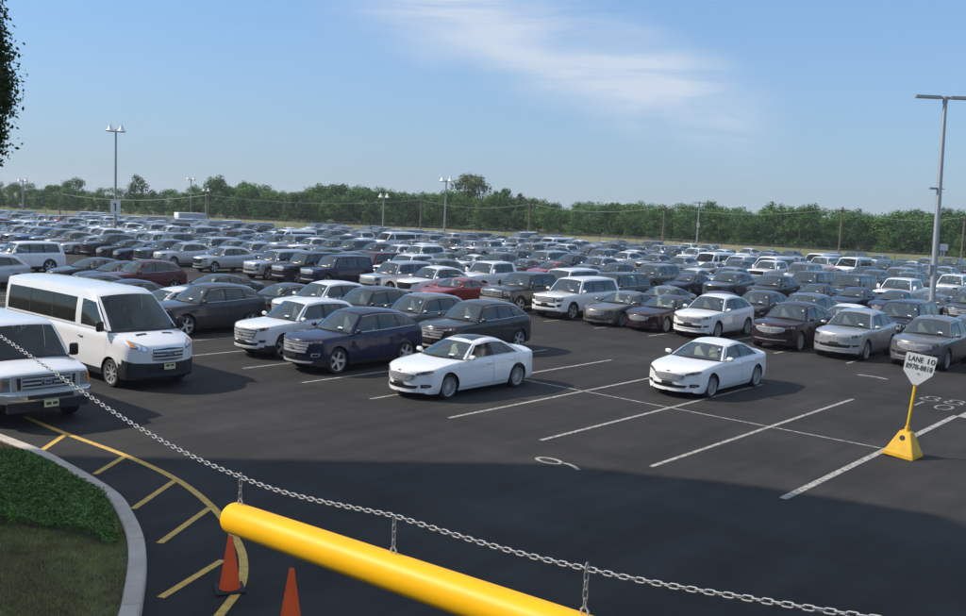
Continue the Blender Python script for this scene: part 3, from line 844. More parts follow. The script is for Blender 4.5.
def badge(part, bvh, z, ry, rz, off=.034, parent=None):
    n = 16; m = MB(); h, nn, i, d = bvh.ray_cast(Vector((-6, 0, z)), Vector((1, 0, 0)), 9)
    x = h.x - off
    def ring(a, b, xx): return [(xx, a * math.cos(2 * math.pi * k / n), z + b * math.sin(2 * math.pi * k / n)) for k in range(n)]
    v = ring(ry, rz, x) + ring(ry, rz, x + .03); f = [tuple(range(n))] + [(k, n + k, n + (k + 1) % n, (k + 1) % n) for k in range(n)]
    o = part('emblem', mesh_of('emblem', v, f, [M['chrome']]), parent=parent)
    v = ring(ry * .9, rz * .84, x - .004); part('emblem_face', mesh_of('emblem_face', v + ring(ry * .9, rz * .84, x + .004), f, [M['badge']]), parent=parent)
    t = text_mesh('emblem_text', 'Ford', rz * 1.35, M['paper'], False)
    mt = Matrix(((0, 0, -1, x - .0065), (-1, 0, 0, 0), (0, 1, 0, z), (0, 0, 0, 1)))
    t.transform(mt); part('emblem_text', t, parent=parent)
def simple(part, bvh, name, A, B, mat, off=.008, both=False, lod=0, rows=3, parent=None):
    s = fit_strip(bvh, A, B, 'F', off + .004, rows, 8)
    i = part(name, strips_mesh(name, [s], M[mat]), lod=lod, parent=parent)
    if both: part(name, strips_mesh(name, [mirror_y(s)], M[mat]), lod=lod, parent=parent)
    return i
def face_fusion(S, sh, bvh, part):
    g = simple(part, bvh, 'grille', [(-.50, .665), (-.25, .70), (0, .71), (.25, .70), (.50, .665)], [(-.44, .55), (-.25, .49), (0, .48), (.25, .49), (.44, .55)], 'chrome', .010, lod=1)
    simple(part, bvh, 'grille_mesh', [(-.45, .655), (-.24, .683), (0, .69), (.24, .683), (.45, .655)], [(-.41, .56), (-.24, .51), (0, .50), (.24, .51), (.41, .56)], 'lampdark', .016, parent=g)
    bars(part, bvh, lambda z: .43 - abs(z - .61) * .9, (.53, .56, .59, .62, .65, .675), .008, 'satin', off=.022, parent=g)
    simple(part, bvh, 'lower_grille', [(-.54, .385), (0, .40), (.54, .385)], [(-.48, .31), (0, .305), (.48, .31)], 'trim', .006, lod=1)
    simple(part, bvh, 'fog_lamp_pocket', [(.58, .42), (.68, .425), (.80, .42)], [(.58, .33), (.68, .335), (.78, .36)], 'trim', .006, True, lod=1)
    simple(part, bvh, 'fog_lamp', [(.62, .39), (.74, .39)], [(.62, .372), (.74, .372)], 'bulb', .016, True)
    simple(part, bvh, 'plate_holder', [(-.16, .47), (.16, .47)], [(-.16, .395), (.16, .395)], 'plastic', .03)
    lamp_pair(part, bvh, [(.47, .70), (.62, .765), (.80, .80)], [(.49, .655), (.64, .685), (.82, .74)], 'lampdark',
              [([(.52, .70), (.60, .725)], [(.53, .675), (.61, .695)], 'bulb'), ([(.66, .745), (.74, .765)], [(.67, .71), (.75, .73)], 'bulb'), ([(.77, .775), (.80, .782)], [(.78, .74), (.81, .75)], 'amber')])
    badge(part, bvh, .755, .06, .024, .012)
def face_edge(S, sh, bvh, part):
    g = simple(part, bvh, 'grille', [(-.60, .90), (-.3, .915), (0, .92), (.3, .915), (.60, .90)], [(-.48, .62), (-.3, .595), (0, .59), (.3, .595), (.48, .62)], 'trim', .006, lod=1)
    bars(part, bvh, lambda z: .47 + (z - .62) * .42, (.645, .735, .825), .032, 'satin', off=.026, parent=g)
    bars(part, bvh, .57, (.895,), .014, 'chrome', off=.026, parent=g)
    simple(part, bvh, 'lower_grille', [(-.62, .50), (0, .515), (.62, .50)], [(-.58, .42), (0, .41), (.58, .42)], 'trim', .006, lod=1)
    simple(part, bvh, 'skid_plate', [(-.68, .385), (0, .375), (.68, .385)], [(-.62, .33), (0, .32), (.62, .33)], 'satin', .016, lod=1)
    simple(part, bvh, 'fog_lamp_surround', [(.62, .60), (.72, .615), (.84, .62)], [(.62, .51), (.72, .505), (.82, .54)], 'satin', .010, True)
    simple(part, bvh, 'fog_lamp_pocket', [(.65, .585), (.73, .595), (.81, .60)], [(.65, .53), (.73, .525), (.80, .55)], 'trim', .018, True)
    simple(part, bvh, 'plate_holder', [(-.17, .57), (.17, .57)], [(-.17, .47), (.17, .47)], 'plastic', .035)
    lamp_pair(part, bvh, [(.55, .915), (.68, .955), (.84, .985)], [(.53, .85), (.68, .865), (.86, .905)], 'lampdark',
              [([(.58, .90), (.66, .925)], [(.58, .865), (.66, .88)], 'bulb'), ([(.70, .935), (.77, .95)], [(.70, .885), (.77, .90)], 'bulb'), ([(.80, .955), (.84, .965)], [(.81, .91), (.85, .92)], 'amber')])
    badge(part, bvh, .735, .10, .04, .05, g)
def face_lincoln(S, sh, bvh, part):
    for s_ in (1, -1):
        A = [(s_ * .05, .885), (s_ * .2, .905), (s_ * .42, .90), (s_ * .60, .885)]; B = [(s_ * .06, .67), (s_ * .2, .665), (s_ * .42, .70), (s_ * .58, .77)]
        g = simple(part, bvh, 'grille_wing', A, B, 'satin', .010, lod=1)
        for z in (.71, .75, .79, .83):
            simple(part, bvh, 'grille_slot', [(s_ * .09, z + .006), (s_ * .30, z + .012), (s_ * .53, z + .016)], [(s_ * .09, z - .005), (s_ * .30, z + .001), (s_ * .53, z + .006)], 'trim', .016, rows=1, parent=g)
    simple(part, bvh, 'grille_centre', [(-.05, .91), (.05, .91)], [(-.05, .64), (.05, .64)], 'chrome', .014)
    simple(part, bvh, 'lower_grille', [(-.60, .58), (0, .60), (.60, .58)], [(-.55, .48), (0, .47), (.55, .48)], 'trim', .006, lod=1)
    simple(part, bvh, 'bumper_strip', [(-.68, .445), (0, .435), (.68, .445)], [(-.64, .415), (0, .405), (.64, .415)], 'chrome', .016, lod=1)
    simple(part, bvh, 'fog_lamp_pocket', [(.64, .58), (.84, .60)], [(.64, .51), (.82, .54)], 'trim', .010, True)
    simple(part, bvh, 'plate_holder', [(-.17, .66), (.17, .66)], [(-.17, .55), (.17, .55)], 'plastic', .035)
    lamp_pair(part, bvh, [(.60, .915), (.72, .94), (.86, .955)], [(.58, .835), (.72, .845), (.87, .885)], 'lampdark',
              [([(.64, .90), (.71, .915)], [(.63, .855), (.71, .86)], 'bulb'), ([(.75, .925), (.81, .935)], [(.75, .87), (.81, .88)], 'bulb')])
def face_suv(S, sh, bvh, part):
    g = simple(part, bvh, 'grille', [(-.60, 1.06), (0, 1.075), (.60, 1.06)], [(-.56, .82), (0, .81), (.56, .82)], 'chrome', .010, lod=1)
    simple(part, bvh, 'grille_mesh', [(-.55, 1.035), (0, 1.05), (.55, 1.035)], [(-.52, .845), (0, .835), (.52, .845)], 'trim', .016, parent=g)
    bars(part, bvh, .50, (.88, .94, 1.0), .018, 'satin', off=.026, parent=g)
    simple(part, bvh, 'lower_grille', [(-.60, .68), (0, .69), (.60, .68)], [(-.55, .58), (0, .57), (.55, .58)], 'trim', .008, lod=1)
    simple(part, bvh, 'skid_plate', [(-.66, .52), (0, .51), (.66, .52)], [(-.60, .46), (0, .45), (.60, .46)], 'satin', .016, lod=1)
    simple(part, bvh, 'fog_lamp_pocket', [(.66, .74), (.86, .76)], [(.66, .62), (.84, .66)], 'trim', .010, True, lod=1)
    simple(part, bvh, 'plate_holder', [(-.17, .78), (.17, .78)], [(-.17, .67), (.17, .67)], 'plastic', .035)
    lamp_pair(part, bvh, [(.63, 1.065), (.76, 1.07), (.90, 1.08)], [(.62, .88), (.76, .885), (.91, .92)], 'lampdark',
              [([(.66, 1.04), (.74, 1.045)], [(.66, .92), (.74, .92)], 'bulb'), ([(.78, 1.045), (.84, 1.05)], [(.78, .93), (.84, .93)], 'bulb'), ([(.86, 1.05), (.90, 1.055)], [(.87, .94), (.91, .95)], 'amber')])
def face_pickup(S, sh, bvh, part):
    g = simple(part, bvh, 'grille', [(-.62, 1.11), (0, 1.12), (.62, 1.11)], [(-.60, .82), (0, .81), (.60, .82)], 'trim', .008, lod=1)
    bars(part, bvh, .60, (.84, .93, 1.02, 1.09), .024, 'chrome', off=.026, parent=g)
    simple(part, bvh, 'grille_upright', [(-.03, 1.11), (.03, 1.11)], [(-.03, .82), (.03, .82)], 'chrome', .03, parent=g)
    b = simple(part, bvh, 'bumper', [(-.94, .72), (-.5, .745), (0, .75), (.5, .745), (.94, .72)], [(-.92, .54), (-.5, .53), (0, .53), (.5, .53), (.92, .54)], 'chrome', .05, lod=1)
    lamp_pair(part, bvh, [(.65, 1.10), (.78, 1.105), (.93, 1.11)], [(.65, .86), (.78, .86), (.94, .88)], 'lens',
              [([(.68, 1.07), (.78, 1.075)], [(.68, .95), (.78, .95)], 'bulb'), ([(.84, 1.06), (.90, 1.06)], [(.84, .92), (.90, .92)], 'amber')])
def face_van(S, sh, bvh, part):
    g = simple(part, bvh, 'grille', [(-.46, 1.08), (-.2, 1.11), (0, 1.115), (.2, 1.11), (.46, 1.08)], [(-.42, .78), (-.2, .75), (0, .75), (.2, .75), (.42, .78)], 'chrome', .010, lod=1)
    simple(part, bvh, 'grille_mesh', [(-.43, 1.06), (0, 1.09), (.43, 1.06)], [(-.39, .80), (0, .775), (.39, .80)], 'trim', .018, parent=g)
    bars(part, bvh, .41, (.84, .93, 1.02), .022, 'satin', off=.030, parent=g)
    badge(part, bvh, .93, .12, .048, .06, g)
    simple(part, bvh, 'lower_grille', [(-.55, .60), (0, .60), (.55, .60)], [(-.50, .46), (0, .46), (.50, .46)], 'trim', .010)
    pl = simple(part, bvh, 'number_plate', [(-.15, .69), (.15, .69)], [(-.15, .54), (.15, .54)], 'plate', .045)
    simple(part, bvh, 'plate_lettering', [(-.11, .665), (-.02, .665)], [(-.11, .615), (-.02, .615)], 'ink', .050, parent=pl, rows=1)
    simple(part, bvh, 'plate_lettering', [(.01, .665), (.11, .665)], [(.01, .615), (.11, .615)], 'ink', .050, parent=pl, rows=1)
    lamp_pair(part, bvh, [(.52, 1.12), (.66, 1.19), (.86, 1.27)], [(.53, 1.01), (.68, 1.03), (.88, 1.10)], 'lens',
              [([(.56, 1.10), (.64, 1.14)], [(.56, 1.03), (.64, 1.04)], 'bulb'), ([(.68, 1.17), (.75, 1.19)], [(.68, 1.06), (.75, 1.08)], 'bulb'), ([(.79, 1.22), (.86, 1.25)], [(.80, 1.09), (.87, 1.12)], 'amber')])
    for s_ in (1, -1):
        d_, o_ = PROJ['T']
        s = fit_strip(bvh, [(.62 - sh['x0'], s_ * .22), (.62 - sh['x0'], s_ * .52)], [(.72 - sh['x0'], s_ * .22), (.72 - sh['x0'], s_ * .52)], 'T', .004, 1, 2)
        part('bonnet_vent', strips_mesh('bonnet_vent', [s], M['trim']))
def face_shuttle(S, sh, bvh, part):
    g = simple(part, bvh, 'grille', [(-.72, 1.12), (-.35, 1.125), (0, 1.125), (.35, 1.125), (.72, 1.12)], [(-.70, .80), (-.35, .79), (0, .79), (.35, .79), (.70, .80)], 'chrome', .014, lod=1)
    simple(part, bvh, 'grille_mesh', [(-.62, 1.075), (0, 1.08), (.62, 1.075)], [(-.60, .825), (0, .82), (.60, .825)], 'trim', .022, parent=g)
    bars(part, bvh, .50, (.865, .95, 1.035), .020, 'satin', off=.036, parent=g)
    for s_ in (1, -1): simple(part, bvh, 'grille_upright', [(s_ * .50, 1.085), (s_ * .545, 1.085)], [(s_ * .50, .815), (s_ * .545, .815)], 'chrome', .034, parent=g)
    badge(part, bvh, .95, .15, .062, .062, g)
    b = MB()
    bp = []
    for k in range(13):
        e = -1 + k / 6; x = -S['L'] / 2 - .16 + .12 * abs(e) ** 3.2 + (.18 if abs(e) > .99 else 0)
        bp.append((x, e * 1.02))
    pr = [(.0, .77), (-.035, .755), (-.045, .66), (-.03, .60), (.03, .56), (.10, .56)]
    v = []; f = []
    for x, y in bp:
        for dx, z in pr: v.append((x + dx, y, z))
    n = len(pr)
    for k in range(len(bp) - 1):
        for j in range(n - 1): f.append((k * n + j, k * n + j + 1, (k + 1) * n + j + 1, (k + 1) * n + j))
        f.append((k * n, (k + 1) * n, (k + 1) * n + n - 1, k * n + n - 1))
    b.add(v, f)
    bi = part('bumper', b.mesh('bumper', M['chrome'], True, 30), lod=1)
    m = MB(); m.box((-S['L'] / 2 - .20, 0, .685), (.03, .95, .085)); part('bumper_pad', m.mesh('bumper_pad', M['plastic']), parent=bi)
    m = MB(); m.box((-S['L'] / 2 - .06, 0, .47), (.10, 1.7, .18)); part('air_dam', m.mesh('air_dam', M['plastic']), parent=bi)
    m = MB(); m.box((-S['L'] / 2 - .215, 0, .53), (.012, .305, .155)); pl = part('number_plate', m.mesh('number_plate', M['plate']))
    for y_ in (-.075, .06):
        m = MB(); m.box((-S['L'] / 2 - .2225, y_, .53), (.004, .10, .055)); part('plate_lettering', m.mesh('plate_lettering', M['ink']), parent=pl)
    lamp_pair(part, bvh, [(.74, 1.10), (.85, 1.10), (.965, 1.10)], [(.74, .80), (.85, .80), (.97, .80)], 'lens',
              [([(.77, 1.06), (.88, 1.06)], [(.77, .92), (.88, .92)], 'bulb'), ([(.91, 1.06), (.95, 1.06)], [(.91, .86), (.955, .86)], 'amber')])

SPECS['van']['white_b'] = True; SPECS['shuttle']['white_b'] = True
SPECS['van']['bumper_black'] = (.62, .72)
def variant(base, **kw): d = dict(SPECS[base]); d.update(kw); return d
PROTO = {
    'sedan': make_vehicle('sedan', SPECS['sedan'], face_fusion, 'multi', 'beige'),
    'open': make_vehicle('sedan', variant('sedan', open=True), face_fusion, 'five', 'trim'),
    'edge': make_vehicle('crossover', SPECS['crossover'], face_edge, 'five', 'cloth'),
    'lincoln': make_vehicle('crossover', variant('crossover', clad=.06), face_lincoln, 'ten', 'cloth'),
    'suv': make_vehicle('suv', SPECS['suv'], face_suv, 'five', 'cloth'),
    'pickup': make_vehicle('pickup', SPECS['pickup'], face_pickup, 'five', 'cloth'),
    'van': make_vehicle('van', SPECS['van'], face_van, 'steel', 'cloth'),
    'shuttle': make_vehicle('shuttle', SPECS['shuttle'], face_shuttle, 'steel', 'cloth'),
}
def place_vehicle(proto, name, colour, pos, yaw, label, cat, group=None, near=True, scale=(1, 1, 1)):
    root = bpy.data.objects.new(name, None); COL.objects.link(root)
    root.empty_display_size = .3
    root.location = pos; root.rotation_euler = (0, 0, yaw); root.scale = scale
    tag(root, label, cat, group)
    obs = {}
    for k, p in enumerate(PROTO[proto]):
        l = p['lod']
        if p['name'] in ('paper_tag', 'sticker') and rnd.random() < .38: continue
        if near and l == 'mid': continue
        if not near and l in (0, 'near'): continue
        o = bpy.data.objects.new(p['name'], p['mesh']); COL.objects.link(o)
        o.parent = obs.get(p['parent'], root) if p['parent'] is not None else root
        if any(p['loc']): o.location = p['loc']
        if p['rot']: o.rotation_euler = p['rot']
        if p['paint']:
            o.material_slots[0].link = 'OBJECT'; o.material_slots[0].material = PAINTS[colour]
        obs[k] = o
    return root

# ------------------------------------------------------------------ where things stand: the lot's own axes
YAW = 0.86014
UV = Vector((math.cos(YAW), math.sin(YAW), 0))      # along the stalls, away from the drive
VV = Vector((math.sin(YAW), -math.cos(YAW), 0))     # along the rows
ORG = Vector((0.8475, 28.3877, 0)); SW = 2.7797     # crossing of the lane's middle line with the first stall line
def G(u, i, z=0.0): return ORG + UV * u + VV * (SW * i) + Vector((0, 0, z))
def seen(p):
    d = Vector(p) - CAMP; z = d.dot(cF)
    if z < .5: return None
    return (483 + FPX * d.dot(cR) / z, 308 - FPX * d.dot(cU) / z, z)
# the far edge of the asphalt
EDGE = [(-150, 175), (-97, 163), (-82, 160.5), (-60, 159), (-29, 151), (-0.5, 150), (17, 141.5), (29, 130), (41, 123.2), (58.5, 115.6), (90, 110), (150, 100)]
def edge_y(x):
    for (xa, ya), (xb, yb) in zip(EDGE, EDGE[1:]):
        if xa <= x <= xb: return lerp(ya, yb, (x - xa) / (xb - xa))
    return 100

# ------------------------------------------------------------------ ground, asphalt, markings
def asphalt_mat():
    m = principled('asphalt', (.04, .04, .042), .92, spec=.25); nt = m.node_tree; b = nt.nodes['Principled BSDF']
    tc = N(m, 'ShaderNodeTexCoord')
    mp = N(m, 'ShaderNodeMapping'); mp.inputs['Rotation'].default_value = (0, 0, -YAW); nt.links.new(tc.outputs['Object'], mp.inputs[0])
    def nz_(scale, detail, vec, rough=.55, sc=None):
        n = N(m, 'ShaderNodeTexNoise'); n.inputs['Scale'].default_value = scale; n.inputs['Detail'].default_value = detail; n.inputs['Roughness'].default_value = rough
        if sc:
            q = N(m, 'ShaderNodeMapping'); q.inputs['Scale'].default_value = sc; nt.links.new(vec, q.inputs[0]); vec = q.outputs[0]
        nt.links.new(vec, n.inputs['Vector']); return n.outputs['Fac']
    def rng(v, a, b_, c, d):
        r = N(m, 'ShaderNodeMapRange'); nt.links.new(v, r.inputs['Value'])
        for k, q in zip(('From Min', 'From Max', 'To Min', 'To Max'), (a, b_, c, d)): r.inputs[k].default_value = q
        return r.outputs[0]
    def mul(a, b_):
        q = N(m, 'ShaderNodeMath'); q.operation = 'MULTIPLY'; nt.links.new(a, q.inputs[0]); nt.links.new(b_, q.inputs[1]); return q.outputs[0]
    big = rng(nz_(.16, 4, mp.outputs[0]), .3, .7, .74, 1.30)
    mid = rng(nz_(1.1, 5, mp.outputs[0]), .3, .7, .90, 1.12)
    streak = rng(nz_(.5, 4, mp.outputs[0], .6, (.28, 2.6, 1)), .3, .72, .80, 1.32)      # tyre tracks along the stalls
    streak2 = rng(nz_(.35, 4, mp.outputs[0], .6, (2.0, .22, 1)), .35, .75, .86, 1.24)
    fine = rng(nz_(55, 3, mp.outputs[0]), .3, .7, .82, 1.2)
    swirl = rng(nz_(.32, 5, mp.outputs[0], .68, (1.0, 1.9, 1)), .50, .70, 1.0, 1.16)      # pale scuffs where cars turn
    v = mul(mul(mul(mul(mul(big, mid), streak), streak2), fine), swirl)
    hs = N(m, 'ShaderNodeHueSaturation'); hs.inputs['Color'].default_value = (.0295, .0282, .0270, 1); nt.links.new(v, hs.inputs['Value'])
    # sealed cracks
    vo = N(m, 'ShaderNodeTexVoronoi'); vo.feature = 'DISTANCE_TO_EDGE'; vo.inputs['Scale'].default_value = .11
    dn = N(m, 'ShaderNodeTexNoise'); dn.inputs['Scale'].default_value = .5; dn.inputs['Detail'].default_value = 5
    nt.links.new(mp.outputs[0], dn.inputs['Vector'])
    av = N(m, 'ShaderNodeVectorMath'); av.operation = 'MULTIPLY_ADD'; av.inputs[1].default_value = (2.2, 2.2, 0)
    nt.links.new(dn.outputs['Color'], av.inputs[0]); nt.links.new(mp.outputs[0], av.inputs[2]); nt.links.new(av.outputs[0], vo.inputs['Vector'])
    cr_ = rng(vo.outputs['Distance'], .0, .0035, .6, 0)
    mx = N(m, 'ShaderNodeMix'); mx.data_type = 'RGBA'; mx.inputs['B'].default_value = (.03, .03, .03, 1)
    nt.links.new(cr_, mx.inputs['Factor']); nt.links.new(hs.outputs[0], mx.inputs['A'])
    # oil spots
    sp = rng(nz_(1.5, 2, mp.outputs[0]), .64, .74, 0, .5)
    mx2 = N(m, 'ShaderNodeMix'); mx2.data_type = 'RGBA'; mx2.inputs['B'].default_value = (.035, .035, .035, 1)
    nt.links.new(sp, mx2.inputs['Factor']); nt.links.new(mx.outputs['Result'], mx2.inputs['A'])
    nt.links.new(mx2.outputs['Result'], b.inputs['Base Color'])
    bp = N(m, 'ShaderNodeBump'); bp.inputs['Strength'].default_value = .35; bp.inputs['Distance'].default_value = .01
    nt.links.new(nz_(120, 2, mp.outputs[0]), bp.inputs['Height']); nt.links.new(bp.outputs[0], b.inputs['Normal'])
    return m
def worn(name, col, wear=.35):
    m = principled(name, col, .75, spec=.3); nt = m.node_tree; b = nt.nodes['Principled BSDF']
    tc = N(m, 'ShaderNodeTexCoord'); n = N(m, 'ShaderNodeTexNoise'); n.inputs['Scale'].default_value = 9; n.inputs['Detail'].default_value = 6; n.inputs['Roughness'].default_value = .7
    nt.links.new(tc.outputs['Object'], n.inputs['Vector'])
    r = N(m, 'ShaderNodeMapRange'); r.inputs['From Min'].default_value = .42; r.inputs['From Max'].default_value = .72; r.inputs['To Max'].default_value = wear * 1.6
    nt.links.new(n.outputs['Fac'], r.inputs['Value'])
    mx = N(m, 'ShaderNodeMix'); mx.data_type = 'RGBA'; mx.inputs['A'].default_value = (*col, 1); mx.inputs['B'].default_value = (.06, .06, .06, 1)
    nt.links.new(r.outputs[0], mx.inputs['Factor']); nt.links.new(mx.outputs['Result'], b.inputs['Base Color']); return m
M['asphalt'] = asphalt_mat()
M['white_line'] = worn('white_line_paint', (.43, .42, .37), .75)
M['faded_line'] = worn('faded_white_paint', (.30, .30, .29), .5)
M['yellow_line'] = worn('yellow_line_paint', (.68, .43, .10), .35)
M['verge'] = noise_mat('verge_grass', (.17, .17, .08), (.26, .23, .13), .6, .95, 6, c3=(.12, .145, .06), s3=.05)
M['concrete'] = noise_mat('kerb_concrete', (.54, .48, .41), (.43, .38, .32), 3.0, .9, 6, bump=.3, bscale=60)
M['lawn_soil'] = noise_mat('lawn_soil', (.08, .095, .04), (.13, .12, .065), 2.0, .95, 5)

gm = MB(); gm.add([(-1500, -1500, -.06), (1500, -1500, -.06), (1500, 1500, -.06), (-1500, 1500, -.06)], [(0, 1, 2, 3)])
tag(gm.obj('ground', M['verge']), kind='structure')
lot = [(-150, -60), (150, -60)] + EDGE[::-1]
am = MB(); am.add([(x, y, 0) for x, y in lot], [tuple(range(len(lot)))])
tag(am.obj('parking_lot', M['asphalt']), kind='structure')

# a low grassed bank beyond the fence, where the trees stand
BANK = 1.3
def bank_strip():
    v = []; f = []
    for k, (x, y) in enumerate(EDGE):
        for dy, z in ((3.0, -.05), (8.0, BANK * .75), (13.0, BANK), (140.0, BANK)): v.append((x * (1 + dy / 170.0), y + dy, z))
    for k in range(len(EDGE) - 1):
        for j in range(3): f.append((k * 4 + j, (k + 1) * 4 + j, (k + 1) * 4 + j + 1, k * 4 + j + 1))
    return mesh_of('grass_bank', v, f, [M['verge']], None, True)
tag(link('grass_bank', bank_strip()), kind='structure')
paint_root = bpy.data.objects.new('road_markings', None); COL.objects.link(paint_root); tag(paint_root, kind='structure')
def line_quad(a, b, w, mat, name, z=.004):
    a, b = Vector(a), Vector(b); d = (b - a).normalized(); n = Vector((-d.y, d.x, 0)) * w / 2
    v = [a - n, b - n, b + n, a + n]
    me = mesh_of(name, [(p.x, p.y, z) for p in v], [(0, 1, 2, 3)], [mat])
    return link(name, me, paint_root)
LANES = [0.0, 18.35, 36.7, 55.05, 73.4, 91.75]      # middle line of each double row
for li, u0 in enumerate(LANES):
    for i in range(-60, 12):
        if li == 0 and i > 4: continue
        p = G(u0, i); s = seen(p)
        if s is None or not (-60 < s[0] < 1030) or p.y > edge_y(p.x) - 6 or s[2] > 95: continue
        line_quad(G(u0 - 5.61, i), G(u0 + 5.65, i), .105 if not (li == 0 and i == 4) else .15, M['white_line'], 'stall_line')
line_quad(G(0, -16), G(0, 3.98), .075, M['white_line'], 'lane_centre_line', .0055)
line_quad(G(18.35, -25), G(18.35, 8), .10, M['white_line'], 'lane_centre_line', .0055)
line_quad(G(5.55, 4.06), G(9.5, 4.06), .26, M['white_line'], 'stall_line', .0055)
def stroke(pts, w, name, mat, z=.005):
    v = []; f = []
    P = [Vector(p) for p in pts]
    for k, p in enumerate(P):
        d = (P[min(k + 1, len(P) - 1)] - P[max(k - 1, 0)]).normalized(); n = Vector((-d.y, d.x, 0)) * w / 2
        v += [(p.x - n.x, p.y - n.y, z), (p.x + n.x, p.y + n.y, z)]
    for k in range(len(P) - 1): f.append((2 * k, 2 * k + 1, 2 * k + 3, 2 * k + 2))
    return link(name, mesh_of(name, v, f, [mat]), paint_root)
def digit_pts(ch, u, i, h=.85, w=.5):
    """strokes of a painted stall number, its foot towards the drive; local a = across (rows), b = up (along the stall)"""
    T = {'9': [[(.5 + .42 * math.cos(t), .70 + .28 * math.sin(t)) for t in [k * 2 * math.pi / 18 for k in range(19)]], [(.92, .70), (.90, .45), (.72, 0)]],
         '8': [[(.5 + .34 * math.cos(t), .76 + .22 * math.sin(t)) for t in [k * 2 * math.pi / 16 for k in range(17)]], [(.5 + .42 * math.cos(t), .28 + .27 * math.sin(t)) for t in [k * 2 * math.pi / 16 for k in range(17)]]],
         '0': [[(.5 + .38 * math.cos(t), .5 + .48 * math.sin(t)) for t in [k * 2 * math.pi / 18 for k in range(19)]]],
         '1': [[(.5, 0), (.5, 1)]], '7': [[(.05, .95), (.95, .95), (.4, 0)]]}
    out = []
    for st in T[ch]: out.append([G(u + b * h, i) + VV * ((a - .5) * w) for a, b in st])
    return out
def paint_digit(ch, u, i, h=.85, w=.5, sw=.09):
    for st in digit_pts(ch, u, i, h, w): stroke(st, sw, 'painted_number', M['faded_line'])
# the nine lies on its side as seen from the drive
for st in ([[(.28 * math.cos(t), .17 * math.sin(t)) for t in [k * 2 * math.pi / 18 for k in range(19)]], [(.26, .06), (.42, .10), (.62, .02), (.80, -.10)]]):
    stroke([G(-6.86, 2.42) + VV * a + UV * b for a, b in st], .085, 'painted_number', M['white_line'])
stroke([G(10.4, 2.60) + VV * (-.45), G(10.5, 2.60) + VV * (.1), G(10.35, 2.60) + VV * .55], .16, 'painted_number', M['white_line'])
for k, ch in enumerate('1088'):
    paint_digit(ch, 6.25 + (k // 2) * 1.15, 3.55 + (k % 2) * .24, .85, .55, .065)

YEL = [(-9.95, 20.5), (-9.45, 20.05), (-8.47, 19.20), (-6.69, 17.75), (-5.31, 16.41), (-4.30, 15.06), (-3.68, 13.94), (-3.24, 12.97), (-2.99, 11.99), (-2.98, 11.26), (-3.05, 10.6), (-3.3, 9.6)]
def smooth_line(P, n=6):
    o = []
    for k in range(len(P) - 1):
        p0, p1, p2, p3 = P[max(k - 1, 0)], P[k], P[k + 1], P[min(k + 2, len(P) - 1)]
        for j in range(n):
            t = j / n
            o.append(tuple(.5 * ((2 * b) + (-a + c) * t + (2 * a - 5 * b + 4 * c - d) * t * t + (-a + 3 * b - 3 * c + d) * t ** 3) for a, b, c, d in zip(p0, p1, p2, p3)))
    return o + [P[-1]]
stroke([(x, y, 0) for x, y in smooth_line(YEL)], .12, 'yellow_edge_line', M['yellow_line'])
HAT = [((-8.36, 17.85), (-8.47, 19.20)), ((-6.76, 16.47), (-6.69, 17.75)), ((-5.42, 14.69), (-5.28, 16.31)), ((-4.50, 13.24), (-4.26, 14.91)), ((-3.85, 11.38), (-3.44, 12.70))]
for a, b in HAT: stroke([(*a, 0), (*b, 0)], .11, 'yellow_hatch_line', M['yellow_line'], .0065)

# ------------------------------------------------------------------ planted island with kerb
KO = [(-13.5, 21.6), (-11.5, 20.1), (-9.53, 18.58), (-8.12, 17.48), (-7.30, 16.70), (-6.50, 15.90), (-5.76, 15.07), (-5.26, 14.26), (-4.74, 13.28), (-4.37, 12.37), (-4.05, 11.38), (-3.82, 10.56), (-3.6, 9.4), (-3.55, 8.0), (-3.6, 5.0)]
KOs = smooth_line(KO, 5)
def offset(P, d):
    o = []
    for k, p in enumerate(P):
        a, b = Vector(P[max(k - 1, 0)]), Vector(P[min(k + 1, len(P) - 1)]); t = (b - a).normalized()
        o.append((p[0] + t.y * d, p[1] - t.x * d))
    return o
KW = .24
KIs = offset(KOs, KW)
kerb = bpy.data.objects.new('kerb', None); COL.objects.link(kerb); tag(kerb, kind='structure')
seg = []; acc = 0; start = 0
def kerb_piece(a, b):
    prof = [(0.0, -.02), (.012, .11), (.035, .13), (KW - .02, .13), (KW, .115), (KW, -.02)]
    v = []; f = []
    for k in range(a, b + 1):
        p, q = Vector((*KOs[k], 0)), Vector((*KIs[k], 0)); d = (q - p).normalized()
        g = .006 if k == a else (-.006 if k == b else 0)
        t = Vector((d.y, -d.x, 0))
        for dx, z in prof: v.append(p + d * dx - t * g + Vector((0, 0, z)))
    n = len(prof)
    for k in range(b - a):
        for j in range(n - 1): f.append((k * n + j, (k + 1) * n + j, (k + 1) * n + j + 1, k * n + j + 1))
    f.append(tuple(range(n))); f.append(tuple((b - a) * n + j for j in range(n))[::-1])
    me = mesh_of('kerb_stone', v, f, [M['concrete']]); bm = bmesh.new(); bm.from_mesh(me); bmesh.ops.recalc_face_normals(bm, faces=bm.faces); bm.to_mesh(me); bm.free()
    link('kerb_stone', me, kerb)
for k in range(1, len(KOs)):
    acc += (Vector(KOs[k]) - Vector(KOs[k - 1])).length
    if acc > 2.3 or k == len(KOs) - 1:
        kerb_piece(start, k); start = k; acc = 0
ISL = [p for p in offset(KOs, KW + .004)]
isl_poly = ISL + [(-30, 5.0), (-30, 34)]
im = MB(); im.add([(x, y, .085) for x, y in isl_poly], [tuple(range(len(isl_poly)))[::-1]])
tag(im.obj('lawn_ground', M['lawn_soil']), kind='structure')
